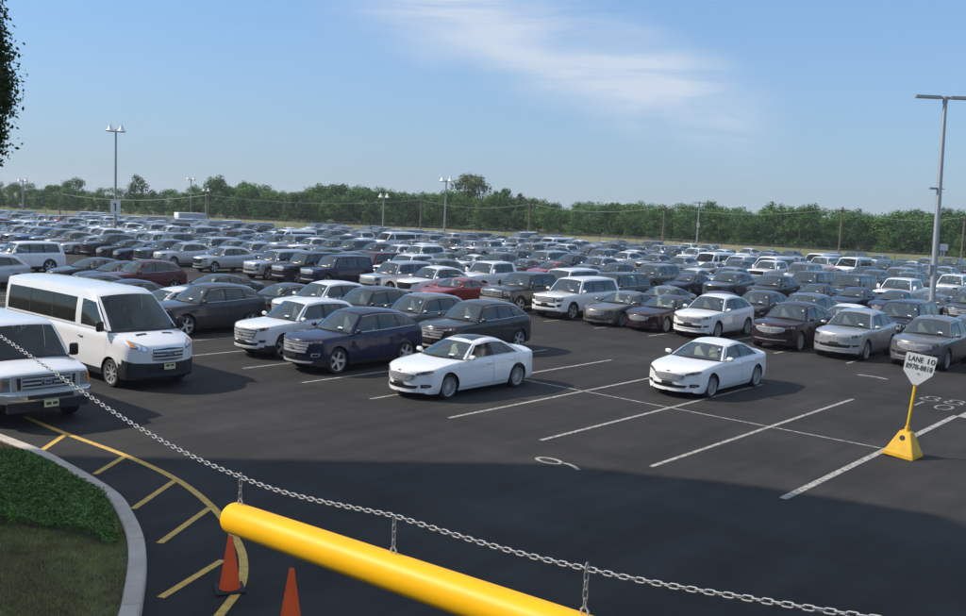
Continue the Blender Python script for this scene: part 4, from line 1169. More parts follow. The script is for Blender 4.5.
def inside(p, poly):
    c = False; n = len(poly); x, y = p
    for k in range(n):
        (xa, ya), (xb, yb) = poly[k], poly[(k + 1) % n]
        if (ya > y) != (yb > y) and x < (xb - xa) * (y - ya) / (yb - ya) + xa: c = not c
    return c
HEDGE = [(-16, 13.6), (-6.9, 13.35), (-6.0, 13.30), (-5.45, 13.0), (-5.05, 12.75)] + [p for p in offset(KOs, KW + .10) if 12.9 < p[1] < 16.9] [::-1] + [(-7.7, 16.75), (-8.8, 17.2), (-16, 19.5)]
def patchy_leaves(m, scale, lo, hi):
    nt = m.node_tree; hs = [n for n in nt.nodes if n.type == 'HUE_SAT'][0]
    tc = N(m, 'ShaderNodeTexCoord'); n = N(m, 'ShaderNodeTexNoise'); n.inputs['Scale'].default_value = scale; n.inputs['Detail'].default_value = 5; n.inputs['Roughness'].default_value = .65
    nt.links.new(tc.outputs['Object'], n.inputs['Vector'])
    r = N(m, 'ShaderNodeMapRange'); nt.links.new(n.outputs['Fac'], r.inputs['Value'])
    for k, q in zip(('From Min', 'From Max', 'To Min', 'To Max'), (.32, .68, lo, hi)): r.inputs[k].default_value = q
    nt.links.new(r.outputs[0], hs.inputs['Value'])
M['grass'] = leaf_mat('grass_blades', (.15, .20, .050), (.32, .28, .10), .7, .3)
M['hedge'] = leaf_mat('hedge_leaves', (.060, .14, .025), (.16, .26, .06), .45, .25)
M['dry'] = leaf_mat('dry_grass_blades', (.17, .135, .075), (.24, .20, .12), .8, .2)
patchy_leaves(M['grass'], 3.5, .45, 1.5); patchy_leaves(M['hedge'], 5.0, .5, 1.4); patchy_leaves(M['dry'], 3.0, .7, 1.3)
def scatter(n, box, test):
    x0_, x1_, y0_, y1_ = box; o = []
    while len(o) < n:
        p = (rnd.uniform(x0_, x1_), rnd.uniform(y0_, y1_))
        if test(p): o.append(p)
    return o
KI2 = offset(KOs, KW + .02) + [(-30, 5), (-30, 34)]
def blades(n, box, hmin, hmax, w, z0, test, name, mat, label):
    v = []; f = []
    for (x, y) in scatter(n, box, test):
        a = rnd.uniform(0, 6.28); h = rnd.uniform(hmin, hmax); lx, ly = rnd.gauss(0, .35) * h, rnd.gauss(0, .35) * h
        c, s = math.cos(a) * w / 2, math.sin(a) * w / 2; b = len(v)
        v += [(x - c, y - s, z0), (x + c, y + s, z0), (x + lx, y + ly, z0 + h)]; f.append((b, b + 1, b + 2))
    o = link(name, mesh_of(name, v, f, [mat])); tag(o, label, 'grass', kind='stuff'); return o
def on_lawn(p): return inside(p, KI2) and not inside(p, HEDGE)
def patchy(p): return on_lawn(p) and (math.sin(p[0] * 3.1 + 2 * math.sin(p[1] * 1.7)) + math.sin(p[1] * 2.3 + p[0] * 1.1)) > .1
blades(34000, (-9.5, -3.7, 8.5, 13.6), .035, .075, .012, .083, on_lawn, 'lawn_grass', M['grass'], 'mown green grass on the kerbed island by the drive')
blades(16000, (-9.5, -3.7, 8.5, 13.6), .03, .06, .014, .083, patchy, 'dry_grass', M['dry'], 'dry straw coloured patches in the lawn on the island')
blades(9000, (-11.5, -6.5, 16.5, 20), .03, .07, .016, .083, on_lawn, 'verge_grass', M['dry'], 'strip of pale dry grass along the kerb behind the low hedge')
hv = []; hf = []
def leaf(v, f, p, size, up=.5):
    d = Vector((rnd.gauss(0, 1), rnd.gauss(0, 1), rnd.gauss(0, 1) * .7)).normalized(); n = (Vector((rnd.gauss(0, 1), rnd.gauss(0, 1), rnd.gauss(up, 1)))).normalized()
    s = n.cross(d)
    if s.length < .05: return
    s = s.normalized() * size * .32; d = d * size * .5; b = len(v); p = Vector(p)
    v += [p - d, p + s, p + d, p - s]; f.append((b, b + 1, b + 2, b + 3))
for (x, y) in scatter(46000, (-11, -4.6, 12.6, 18.5), lambda p: inside(p, HEDGE)):
    hgt = .17 + .09 * math.sin(x * 2.3 + y) * math.sin(y * 1.9) + .06 * math.sin(x * 7 + y * 5)
    z = .1 + hgt * (rnd.random() ** .35)
    leaf(hv, hf, (x, y, z), rnd.uniform(.035, .065), .8)
tag(link('low_hedge', mesh_of('low_hedge', hv, hf, [M['hedge']])), 'low bright green leafy ground cover inside the curved kerb', 'hedge', kind='stuff')

# ------------------------------------------------------------------ the office block left of the drive (shades the foreground; outside the frame)
M['render_wall'] = noise_mat('office_wall', (.42, .40, .36), (.36, .34, .31), 1.2, .85, 4)
M['office_glass'] = principled('office_glass', (.03, .04, .045), .08)
BH = 25.0
FOOT = [(-42, 11.0), (-23, 10.6), (-23.2, 15.0), (-24.7, 19.6), (-27.7, 21.0), (-31.5, 21.9), (-36.0, 21.4), (-42, 20.3)]
bld = bpy.data.objects.new('office_building', None); COL.objects.link(bld); bld.location = (-33, 15, 0)
tag(bld, 'tall pale office building beside the drive, left of the frame', 'building')
def under(o, root): o.parent = root; o.matrix_parent_inverse = Matrix.Translation(-root.location); return o
b_ = MB(); FB = [(x, min(y, 17.2 + (y - 17.2) * .08)) if y > 17.2 else (x, y) for x, y in FOOT]     # upper part flared out to round off the edge of its cast shadow
b_.prism(FB, -.05, 11.0); nf = len(FOOT); vv_ = [(x, y, 11.0) for x, y in FB] + [(x, y, BH) for x, y in FOOT]
b_.add(vv_, [tuple(range(nf, 2 * nf))] + [(k, (k + 1) % nf, nf + (k + 1) % nf, nf + k) for k in range(nf)]); under(b_.obj('wall', M['render_wall']), bld)
for k in range(1, len(FOOT) - 1):
    a, c = Vector((*FB[k], 0)), Vector((*FB[k + 1], 0)); Ln = (c - a).length; d = (c - a) / Ln; n = Vector((d.y, -d.x, 0))
    nw = max(1, int(Ln / 3.2))
    for j in range(nw):
        for fl_ in range(2):
            m_ = a + d * (Ln * (j + .5) / nw) + n * .02
            w_ = Ln / nw * .62; q = MB(); q.box((m_.x, m_.y, 2.2 + fl_ * 3.8), (w_, .08, 1.9), math.atan2(d.y, d.x)); under(q.obj('window', M['office_glass']), bld)

# ------------------------------------------------------------------ the cars: rows read off the photograph
KW_ = {'open': 'convertible', 'sedan': 'sedan', 'edge': 'crossover', 'lincoln': 'crossover', 'suv': 'SUV', 'pickup': 'pickup', 'van': 'van', 'coupe': 'coupe'}
cars = []     # dict(row, i, u(nose), proto, colour, label, scale, yaw)
def car(row, i, nose, proto, colour, label=None, scale=(1, 1, 1), dyaw=0.0):
    L = SPECS[{'edge': 'crossover', 'lincoln': 'crossover', 'open': 'sedan'}.get(proto, proto)]['L'] * scale[0]
    if proto in ('edge', 'lincoln'): scale = (scale[0] * .98, scale[1], scale[2] * 1.045)
    cars.append(dict(row=row, i=i, c=G(nose + L / 2, i), proto=proto, colour=colour, label=label, scale=scale, yaw=YAW + dyaw))
NOSE = [-4.85, .75, 13.25, 18.95, 31.6, 37.3, 49.95, 55.65, 68.3, 74.0, 86.65, 92.35, 105.0]
small = (.93, .96, .96); wee = (.90, .95, .98); big_ = (1.04, 1.03, 1.02)
# first row, near half of the first lane
car(0, .13, -4.95, 'sedan', 'white', 'white sedan with dark sunroof and driver inside at an open window')
car(0, -1.5, -4.92, 'edge', 'navy', 'dark blue crossover at the front of the lane, beside the white sedan')
car(0, -2.60, -4.55, 'edge', 'white', 'white crossover with silver barred grille, beside the dark blue crossover')
car(0, -4.70, -4.40, 'edge', 'dark grey', 'dark grey crossover parked just behind the white high roof van')
car(0, -5.5, -4.6, 'sedan', 'white', 'white sedan roof between the high roof van and dark grey crossover')
car(0, -6.8, -4.6, 'sedan', 'navy', 'dark navy sedan mostly hidden behind the high roof van')
car(0, -7.8, -4.6, 'sedan', 'black', 'black sedan seen only as roof above the high roof van')
car(0, -11.4, -4.9, 'edge', 'silver', 'silver hatch tail at the left edge above the high roof van', small)
# second row, far half of the first lane
car(1, 1.70, 1.23, 'sedan', 'white', 'white sedan parked alone beside empty stalls, nearest the yellow sign')
car(1, -1.5, .75, 'edge', 'dark grey', 'dark grey crossover with bright window trim, behind the white sedan with driver')
car(1, -2.5, .75, 'edge', 'grey', 'grey crossover behind the dark blue one, left of a dark grey crossover')
car(1, -3.5, .70, 'edge', 'dark grey', 'dark grey crossover in second row between grey and white crossovers')
car(1, -4.5, .80, 'edge', 'white', 'white crossover in second row behind the front white crossover')
car(1, -5.5, .75, 'sedan', 'dark grey', 'dark grey sedan in second row left of the white crossover')
car(1, -7.3, .7, 'sedan', 'black', 'black sedan in second row behind the dark grey crossover', )
car(1, -9.5, .7, 'edge', 'maroon', 'deep red small crossover in second row above the high roof van', small)
car(1, -10.5, .7, 'sedan', 'black', 'black sedan immediately left of the deep red crossover')
car(1, -11.5, .7, 'sedan', 'dark grey', 'dark grey sedan, second to the left of the deep red crossover')
car(1, -14.6, .7, 'suv', 'white', 'white SUV at the left edge showing its rear quarter', wee)
car(1, -16.0, .7, 'sedan', 'silver', 'silver sedan left of the white SUV at the left edge')
# third row, across the first aisle
car(2, 3.75, 13.3, 'sedan', 'black', 'black sedan cut by the right edge of the frame')
car(2, 2.74, 13.35, 'lincoln', 'grey', 'grey crossover right behind the yellow lane sign')
car(2, 1.75, 13.1, 'lincoln', 'silver', 'silver crossover between dark maroon and grey crossovers facing the aisle')
car(2, .80, 13.3, 'lincoln', 'dark maroon', 'very dark maroon crossover left of the silver crossover')
car(2, -.50, 13.4, 'lincoln', 'white', 'white crossover with winged grille behind the lone white sedan')
car(2, -1.40, 13.5, 'sedan', 'dark maroon', 'very dark maroon sedan left of the white winged grille crossover', big_)
car(2, -2.20, 13.4, 'sedan', 'taupe', 'brownish grey sedan beside the big white SUV', big_)
car(2, -3.25, 13.6, 'suv', 'white', 'big white SUV with wide chrome grille facing the aisle')
car(2, -4.35, 13.4, 'pickup', 'dark grey', 'dark pickup with tall chrome grille left of the big white SUV')
car(2, -5.75, 12.7, 'sedan', 'red', 'red low sedan behind the grey crossovers', (.98, 1.0, .93))
car(2, -6.6, 13.3, 'edge', 'white', 'white crossover immediately left of the red low sedan')
car(2, -7.6, 13.3, 'suv', 'silver', 'silver SUV second to the left of the red low sedan', wee)
car(2, -9.5, 13.3, 'suv', 'navy', 'dark blue SUV beside an empty stall in the third row', wee)
car(2, -10.5, 13.3, 'suv', 'black', 'black SUV between dark blue and silver SUVs in the third row', wee)
car(2, -11.5, 13.2, 'suv', 'silver', 'silver SUV left of the black SUV in the third row', wee)
car(2, -13.7, 13.3, 'edge', 'silver', 'silver crossover alone in the third row left of the SUVs', small)
car(2, -21.4, 13.0, 'edge', 'tan', 'tan crossover far left in the third row beyond the white SUV', small)
# fourth row
for i, p_, c_, s_ in [(2.7, 'sedan', 'slate', None), (1.75, 'suv', 'navy', wee), (.85, 'sedan', 'white', None), (.15, 'edge', 'slate', None), (-.65, 'edge', 'dark grey', small),
                      (-1.5, 'sedan', 'maroon', None), (-2.6, 'sedan', 'grey', None), (-3.75, 'suv', 'black', None), (-4.9, 'suv', 'white', None), (-5.8, 'sedan', 'maroon', None),
                      (-6.95, 'pickup', 'white', None), (-8.5, 'edge', 'grey', None), (-9.4, 'pickup', 'white', None), (-10.5, 'suv', 'maroon', wee), (-11.5, 'edge', 'slate', small), (-12.5, 'edge', 'dark grey', None)]:
    car(3, i, 18.95, p_, c_, None, s_ or (1, 1, 1))
# fifth and sixth rows, right part
for i, p_, c_, s_ in [(1.6, 'edge', 'dark grey', None), (.9, 'sedan', 'slate', None), (.15, 'sedan', 'navy', None), (-.65, 'sedan', 'navy', None), (-1.5, 'sedan', 'black', None), (-2.45, 'edge', 'black', None),
                      (-3.5, 'edge', 'slate', None), (-4.55, 'sedan', 'navy', None), (-5.5, 'suv', 'taupe', wee), (-6.6, 'edge', 'dark grey', small), (-7.6, 'sedan', 'grey', None), (-8.6, 'sedan', 'red', None), (-9.6, 'sedan', 'slate', None)]:
    car(4, i, 31.6, p_, c_, None, s_ or (1, 1, 1))
for i, p_, c_ in [(.6, 'sedan', 'maroon'), (-.4, 'pickup', 'white'), (-1.5, 'suv', 'black'), (-2.5, 'suv', 'dark grey'), (-3.5, 'sedan', 'black'), (-5.6, 'sedan', 'white'), (-6.6, 'edge', 'black')]:
    car(5, i, 37.3, p_, c_)
for r, i, c_ in [(7, -6.4, 'white'), (7, -8.5, 'white'), (9, -7.5, 'white'), (8, -5.5, 'white'), (5, -22.5, 'white'), (6, -21.7, 'white'), (8, -18.5, 'white'), (10, -25.5, 'white')]:
    car(r, i, NOSE[r], 'van', c_, None, (.80, .97, .84))
car(7, -4.5, NOSE[7], 'sedan', 'red'); car(6, -4.5, NOSE[6], 'suv', 'grey', None, wee)
taken = {}
for c in cars: taken.setdefault(c['row'], []).append(c['i'])
PAL = ['white'] * 24 + ['silver'] * 22 + ['light grey'] * 14 + ['grey'] * 12 + ['dark grey'] * 9 + ['black'] * 7 + ['slate'] * 8 + ['navy'] * 5 + ['maroon'] * 3 + ['blue'] * 3 + ['tan'] * 3 + ['red'] * 2 + ['taupe'] * 3
TYP = ['sedan'] * 9 + ['edge'] * 8 + ['lincoln'] * 4 + ['suv'] * 4 + ['pickup'] * 2
skip = {(0, k) for k in range(-30, 20)} | {(1, k) for k in range(-14, 20)} | {(2, k) for k in (-9, -13, -15)}
for r, nz_ in enumerate(NOSE):
    for k in range(-75, 6):
        i = k + .5 + rnd.uniform(-.06, .06)
        c_ = G(nz_ + 2.4, i)
        if (r, k) in skip or any(abs(i - q) < .78 for q in taken.get(r, [])): continue
        if r in (0, 1) and k > -15: continue
        if r == 3 and k > 2: continue
        s = seen(c_)
        if s is None or s[0] < -45 or s[0] > 1010 or c_.y > edge_y(c_.x) - 5: continue
        if rnd.random() < .035: continue
        p_ = rnd.choice(TYP); col_ = rnd.choice(PAL)
        if s[0] < 75 and s[2] > 120 and rnd.random() < .12: col_ = 'orange'
        f_ = rnd.choice([(1, 1, 1), small, (.97, .98, 1.0), (1.02, 1.0, .98)]) if p_ != 'suv' else rnd.choice([(1, 1, 1), wee, wee])
        car(r, i, nz_ + rnd.uniform(-.18, .18), p_, col_, None, f_, rnd.uniform(-.012, .012))
for c in cars:
    s = seen(c['c'] + Vector((0, 0, .8))); c['s'] = s
cars = [c for c in cars if c['s']]
cars.sort(key=lambda c: c['s'][2])
inframe = [c for c in cars if -20 < c['s'][0] < 986]
ind = inframe[:300]
rest = inframe[300:] + [c for c in cars if c not in inframe]
ORDN = ['first', 'second', 'third', 'fourth', 'fifth', 'sixth', 'seventh', 'eighth', 'ninth', 'tenth', 'eleventh', 'twelfth', 'thirteenth', 'fourteenth']
def ordw(n):
    if n <= 14: return ORDN[n - 1]
    return '%d%s' % (n, {1: 'st', 2: 'nd', 3: 'rd'}.get(n % 10 if n % 100 not in (11, 12, 13) else 0, 'th'))
byrow = {}
for c in ind: byrow.setdefault(c['row'], []).append(c)
for r, lst in byrow.items():
    lst.sort(key=lambda c: c['i'])
    for k, c in enumerate(lst):
        if c['label']: continue
        me_ = c['colour'] + ' ' + KW_[c['proto']]
        nb = []
        if k > 0: nb.append(lst[k - 1])
        if k < len(lst) - 1: nb.append(lst[k + 1])
        if len(nb) == 2:
            a, b = [q['colour'] + ' ' + KW_[q['proto']] for q in nb]
            txt = 'two ' + a + 's' if a == b else a + ' and ' + b
            c['label'] = '%s between %s, %s from left in %s row' % (me_, txt, ordw(k + 1), ordw(r + 1))
        else: c['label'] = '%s beside %s, %s of the %s row' % (me_, nb[0]['colour'] + ' ' + KW_[nb[0]['proto']], 'leftmost' if k == 0 else 'rightmost', ordw(r + 1))
        w_ = c['label'].split()
        if len(w_) > 16: c['label'] = '%s, %s from left in the %s parked row' % (me_, ordw(k + 1), ordw(r + 1))
NEARD = 52
fusions = []
for c in ind:
    nm = {'open': 'convertible', 'sedan': 'sedan', 'edge': 'crossover', 'lincoln': 'crossover', 'suv': 'suv', 'pickup': 'pickup_truck', 'van': 'van'}[c['proto']]
    cat = {'suv': 'car', 'pickup_truck': 'pickup', 'van': 'van'}.get(nm, 'car')
    o = place_vehicle(c['proto'], nm, c['colour'], c['c'], c['yaw'], c['label'], cat, 'vehicles parked in the lot', c['s'][2] < NEARD, c['scale'])
    c['obj'] = o

# ------------------------------------------------------------------ remaining far cars: one object
def low_car(p_):
    S = SPECS[{'edge': 'crossover', 'lincoln': 'crossover'}.get(p_, p_)]
    L, W = S['L'], S['W'] - .02; zs, zc = pchip(S['zs']), pchip(S['zc']); V = []; F = []; Fm = []
    xs = [0, .1, .5, S['A0'], (S['A0'] + S['D0']) / 2, S['D0'], L - .1, L]
    for x in xs:
        e = .86 if x in (0, L) else 1
        zt = zs(x) if x not in (0, L) else zs(x) - .0
        for y, z in ((-W * e, .32), (-W * e, zt * .75), (-W * e * .95, zt), (0, zc(x)), (W * e * .95, zt), (W * e, zt * .75), (W * e, .32)): V.append((x - L / 2, y, z))
    n = 7
    for a in range(len(xs) - 1):
        for b in range(n - 1): F.append((a * n + b + 1, a * n + b, (a + 1) * n + b, (a + 1) * n + b + 1)); Fm.append(0)
    F.append(tuple(range(n))[::1]); Fm.append(0); F.append(tuple((len(xs) - 1) * n + k for k in range(n))[::-1]); Fm.append(0)
    zr, yr = pchip(S['zr']), pchip(S['yr']); b0 = len(V)
    wb2 = W - .07
    ring = [(S['A0'] - .2, wb2, zs(S['A0']) + .03), (S['D0'], wb2, zs(S['D0']) + .01), (S['Rs'], yr(S['Rs']), zr(S['Rs'])), (S['Hs'] - .1, yr(S['Hs']), zr(S['Hs']))]
    for sd in (-1, 1):
        for x, y, z in ring: V.append((x - L / 2, sd * y, z))
    cr = S['cr']
    V.append((S['Hs'] - .2 - L / 2, 0, zr(S['Hs']) + cr)); V.append((S['Rs'] + .05 - L / 2, 0, zr(S['Rs']) + cr))
    a, b = b0, b0 + 4; h, r_ = b0 + 8, b0 + 9
    F += [(a, a + 1, a + 2, a + 3), (b + 3, b + 2, b + 1, b)]; Fm += [1, 1]
    F += [(b, a, a + 3, h, b + 3), (a + 1, b + 1, b + 2, r_, a + 2)]; Fm += [1, 1]
    F += [(a + 3, a + 2, r_, h), (h, r_, b + 2, b + 3)]; Fm += [0, 0]
    for xw in (S['xf'], S['xr']):                                   # wheels
        for sd in (-1, 1):
            c0 = len(V); R = S['R']
            for k in range(8):
                t = 2 * math.pi * k / 8
                for yy_ in (W - .2, W + .012): V.append((xw - L / 2 + R * math.cos(t), sd * yy_, R + R * math.sin(t)))
            F.append(tuple(c0 + 2 * k + 1 for k in range(8))[::sd]); Fm.append(2)
            for k in range(8): k2 = (k + 1) % 8; F.append((c0 + 2 * k, c0 + 2 * k + 1, c0 + 2 * k2 + 1, c0 + 2 * k2)); Fm.append(2)
    return V, F, Fm
M['far_glass'] = principled('far_glass', (.07, .085, .085), .06); M['far_glass'].node_tree.nodes['Principled BSDF'].inputs['IOR'].default_value = 2.3
lows = {p_: low_car(p_) for p_ in ('sedan', 'edge', 'lincoln', 'suv', 'pickup', 'van')}
def far_stuff(lst):
    keys = sorted({c['colour'] for c in lst}); mats = [PAINTS[k] for k in keys] + [M['far_glass'], M['rubber']]
    V = []; F = []; Fm = []
    for c in lst:
        v, f, fm = lows[c['proto']]; b = len(V); co, si = math.cos(c['yaw']), math.sin(c['yaw']); sx, sy, sz = c['scale']
        for x, y, z in v: V.append((c['c'].x + x * sx * co - y * sy * si, c['c'].y + x * sx * si + y * sy * co, z * sz))
        F += [tuple(i + b for i in q) for q in f]
        Fm += [keys.index(c['colour']) if m == 0 else len(keys) + m - 1 for m in fm]
    o = link('distant_parked_cars', mesh_of('distant_parked_cars', V, F, mats, Fm))
    return tag(o, 'farthest rows of parked cars at the back of the lot', 'cars', kind='stuff')
far_stuff(rest)
print('cars', len(cars), 'individual', len(ind))
# ------------------------------------------------------------------ the two shuttle vehicles by the kerb
def heading_v(u, v_nose, L): return G(u, (v_nose - L / 2) / SW)
YV = math.atan2(-VV.y, -VV.x)
place_vehicle('van', 'passenger_van', 'white', heading_v(-8.95, -4.02, 6.95 * 1.1), YV, 'white high roof passenger van with black bumper beside the lower van', 'van', None, True, (1.1, 1, 1))
place_vehicle('shuttle', 'shuttle_van', 'white', heading_v(-13.02, -2.0, 5.5), YV, 'white shuttle van with chrome grille and bumper, cut by left edge', 'van')

# ------------------------------------------------------------------ helpers that turn a bearing and a height in view into a place
def ray(px, py): return (cF + cR * ((px - 483) / FPX) + cU * ((308 - py) / FPX))
def ground_at(px, py, z=0.0):
    d = ray(px, py); t = (z - CAMH) / d.z; return CAMP + d * t
def height_at(p, py):
    """height of a point straight above p that is seen at picture row py"""
    lo, hi = -5.0, 60.0
    for _ in range(50):
        m = (lo + hi) / 2; s = seen(Vector((p[0], p[1], m)))
        if s[1] > py: lo = m
        else: hi = m
    return lo

# ------------------------------------------------------------------ lane sign on its yellow base
M['sign_yellow'] = noise_mat('yellow_plastic', (.72, .43, .02), (.62, .36, .02), 5, .5, 4, spec=.4)
M['sign_white'] = principled('sign_white', (.78, .78, .75), .5)
M['sign_ink'] = principled('sign_ink', (.03, .03, .03), .6)
sg = bpy.data.objects.new('lane_sign', None); COL.objects.link(sg)
sg.location = (9.42, 20.62, 0); sg.rotation_euler = (math.radians(-1), math.radians(4.5), -.75)
tag(sg, 'white lane number sign on a yellow post and pyramid base', 'sign')
pb = MB()
def frust(w0, w1, z0, z1): return [(-w0, -w0, z0), (w0, -w0, z0), (w0, w0, z0), (-w0, w0, z0), (-w1, -w1, z1), (w1, -w1, z1), (w1, w1, z1), (-w1, w1, z1)]
Q6 = [(3, 2, 1, 0), (4, 5, 6, 7), (0, 1, 5, 4), (1, 2, 6, 5), (2, 3, 7, 6), (3, 0, 4, 7)]
pb.add(frust(.33, .33, 0.0, .06), Q6); pb.add(frust(.32, .115, .06, .56), Q6)
bs = pb.mesh('base', M['sign_yellow']); bm = bmesh.new(); bm.from_mesh(bs); bmesh.ops.bevel(bm, geom=bm.edges[:], offset=.012, segments=2, affect='EDGES'); bm.to_mesh(bs); bm.free()
base_o = link('base', bs, sg)
hl = MB(); hl.lathe([(0, -.012), (.055, -.012), (.06, 0), (.055, .012), (0, .012)], 16, 'y', (0, 0, 0)); ho = link('hand_hole', hl.mesh('hand_hole', M['trim'], True), base_o, (-.02, -.172, .42), (math.radians(-24), 0, 0))
pp = MB(); pp.tube([(0, 0, .55), (.0, 0, 2.02)], .035, 12); pp.tube([(0, 0, .555), (0, 0, .66)], .055, 12); link('post', pp.mesh('post', M['sign_yellow'], True), sg)
TH = .33
pn = bpy.data.meshes.new('panel')
poly = [(-.315, 0.04), (-.30, .09), (-.30, .40), (-.27, .43), (.27, .43), (.30, .40), (.30, .09), (.315, .04), (.06, -.22), (-.06, -.22)]
poly = [(-.30, .04), (-.31, .42), (-.29, .44), (.29, .44), (.31, .42), (.30, .04), (.05, -.24), (-.05, -.24)][::-1]
v = [(x, -.045, z) for x, z in poly] + [(x, -.033, z) for x, z in poly]; n = len(poly)
f = [tuple(range(n))[::-1], tuple(range(n, 2 * n))] + [(k, (k + 1) % n, n + (k + 1) % n, n + k) for k in range(n)]
pan = link('panel', mesh_of('panel', v, f, [M['sign_white']]), sg, (.0, 0, 1.85), (0, math.radians(3), TH))
def put_text(s, size, x, z, parent, wid=None):
    t = text_mesh('lettering', s, size, M['sign_ink'], True)
    xs_ = [q.co.x for q in t.vertices]; w_ = max(xs_) - min(xs_)
    k = (wid / w_) if wid else 1
    t.transform(Matrix(((k, 0, 0, x), (0, 0, -1, -.0485), (0, 1, 0, z), (0, 0, 0, 1)))); return link('lettering', t, parent)
put_text('LANE', .165, -.10, .315, pan, .30); put_text('10', .165, .20, .315, pan, .15)
put_text('8978-8818', .16, 0, .145, pan, .54)
bt = MB(); bt.lathe([(0, -.012), (.018, -.012), (.018, 0), (0, 0)], 10, 'y', (0, -.045, .02)); link('bolt', bt.mesh('bolt', M['satin'], True), pan)

# ------------------------------------------------------------------ cones
M['cone'] = noise_mat('orange_cone', (.86, .10, .010), (.76, .08, .008), 4, .55, 4, spec=.4)
def cone(p, label, rz):
    r = bpy.data.objects.new('traffic_cone', None); COL.objects.link(r); r.location = p; r.rotation_euler = (0, 0, rz)
    tag(r, label, 'cone', 'orange cones on the drive')
    m = MB(); m.lathe([(.135, .03), (.13, .05), (.030, .70), (.026, .71), (.018, .71), (.018, .66)], 28); link('cone_body', m.mesh('cone_body', M['cone'], True, 50), r)
    link('cone_base', rbox_mesh('cone_base', (0, 0, .018), (.37, .37, .036), M['rubber'], .02, 2), r)
cone((-3.08, 11.72, 0), 'orange traffic cone with black foot on the yellow edge line', .4)
cone((-2.10, 10.74, 0), 'orange traffic cone below the yellow bar, cut by bottom edge', .2)

# ------------------------------------------------------------------ clearance bar hung on chains
M['bar'] = noise_mat('yellow_bar_paint', (.88, .455, .004), (.82, .42, .004), 3, .45, 3, spec=.22)
def bar_pt(s, z): return Vector((-1.24 + .758 * s, 4.9 - .652 * s, z))
bar = bpy.data.objects.new('clearance_bar', None); COL.objects.link(bar); bar.location = bar_pt(1.6, 3.28)
tag(bar, 'thick yellow clearance bar hanging level from a chain over the drive', 'bar')
RB = .084
m = MB(); sA, sB = -.05, 3.4
def bz(s): return 3.285 + .047 * s
prof = [(sA - .050, .02), (sA - .046, .045), (sA - .034, .066), (sA - .015, .079), (sA, RB)] + [(lerp(sA, sB, k / 10), RB) for k in range(1, 11)]
m.tube([bar_pt(s, bz(s)) for s, r_ in prof], [r_ for s, r_ in prof], 32)
under(m.obj('tube', M['bar'], None, True, 60), bar)
bp_ = MB(); p = bar_pt(-.0, bz(0)); 
for s in (0.0, 1.17, 2.21):
    q = MB(); p = bar_pt(s, bz(s) + RB); q.tube([p + Vector((-.012, .01, -.01)), p + Vector((-.012, .01, .02)), p + Vector((0, 0, .034)), p + Vector((.012, -.01, .02)), p + Vector((.012, -.01, -.01))], .0045, 6)
    under(q.obj('eye_bolt', M['satin'], None, True), bar)
M['galv'] = principled('galvanised', (.29, .30, .31), .55, .4)
chain = bpy.data.objects.new('chain', None); COL.objects.link(chain)
tag(chain, 'galvanised link chain carrying the yellow bar', 'chain')
lk = MB(); a_, b_2 = .0115, .0075; pts = []
for k in range(7): t = -math.pi / 2 + math.pi * k / 6; pts.append((.012 + .0085 * math.cos(t), .0085 * math.sin(t) * 1.0, 0))
for k in range(7): t = math.pi / 2 + math.pi * k / 6; pts.append((-.012 + .0085 * math.cos(t), .0085 * math.sin(t), 0))
lk.tube(pts, .0031, 6, closed=True); link_me = lk.mesh('chain_link', M['galv'], True, 80)
cz = pchip([(-6.3, 4.55), (-2.93, 3.90), (0, 3.52), (1.17, 3.60), (2.21, 3.655), (2.96, 3.755), (5.2, 4.15)])
def chain_line(s):
    z = cz(s)
    for a, b in ((0, 1.17), (1.17, 2.21)):
        if a < s < b: z -= (b - a) ** 2 * .010 * 4 * ((s - a) / (b - a)) * (1 - (s - a) / (b - a))
    return bar_pt(s, z)
def lay_links(fn, s0, s1, pitch=.0345, start=0):
    s = s0; k = start
    while s < s1:
        p = fn(s); q = fn(s + .01); d = (q - p).normalized(); ds = pitch / max((q - p).length / .01, .2)
        c = fn(s + ds / 2); side = d.cross(Vector((0, 0, 1)))
        if side.length < .1: side = Vector((1, 0, 0))
        side.normalize(); up = side.cross(d)
        an = (math.radians(40) if k % 2 else math.radians(-50)) + rnd.uniform(-.12, .12)
        y_ = side * math.cos(an) + up * math.sin(an); z_ = d.cross(y_)
        o = bpy.data.objects.new('chain_link', link_me); COL.objects.link(o); o.parent = chain
        o.matrix_local = Matrix(((d.x, y_.x, z_.x, c.x), (d.y, y_.y, z_.y, c.y), (d.z, y_.z, z_.z, c.z), (0, 0, 0, 1)))
        s += ds; k += 1
lay_links(chain_line, -3.4, 3.3)
for s in (0.0, 1.17, 2.21):
    t_ = chain_line(s); b0 = bar_pt(s, bz(s) + RB + .03)
    n_ = (t_ - b0).length
    lay_links(lambda q, t_=t_, b0=b0, n_=n_: b0.lerp(t_, q / n_), .0, n_ - .01)
for s, lab in ((-6.3, 'yellow steel post holding the far end of the chain'), (5.2, 'yellow steel post holding the near end of the chain')):
    pt = bar_pt(s, 0); q = MB(); q.tube([(pt.x, pt.y, 0), (pt.x, pt.y, 4.62)], .084, 16); q.lathe([(.15, 0), (.15, .02), (.084, .02)], 16, 'z', (pt.x, pt.y, 0)); tag(q.obj('chain_post', M['bar'], None, True), lab, 'post')
    q = MB(); 
    far_ = MB(); a = chain_line(-3.4 if s < 0 else 3.3); b = Vector((pt.x, pt.y, 4.5)); far_.tube([a, a.lerp(b, .5) - Vector((0, 0, .03)), b], .006, 6); under2 = far_.obj('chain_end', M['galv'], chain)

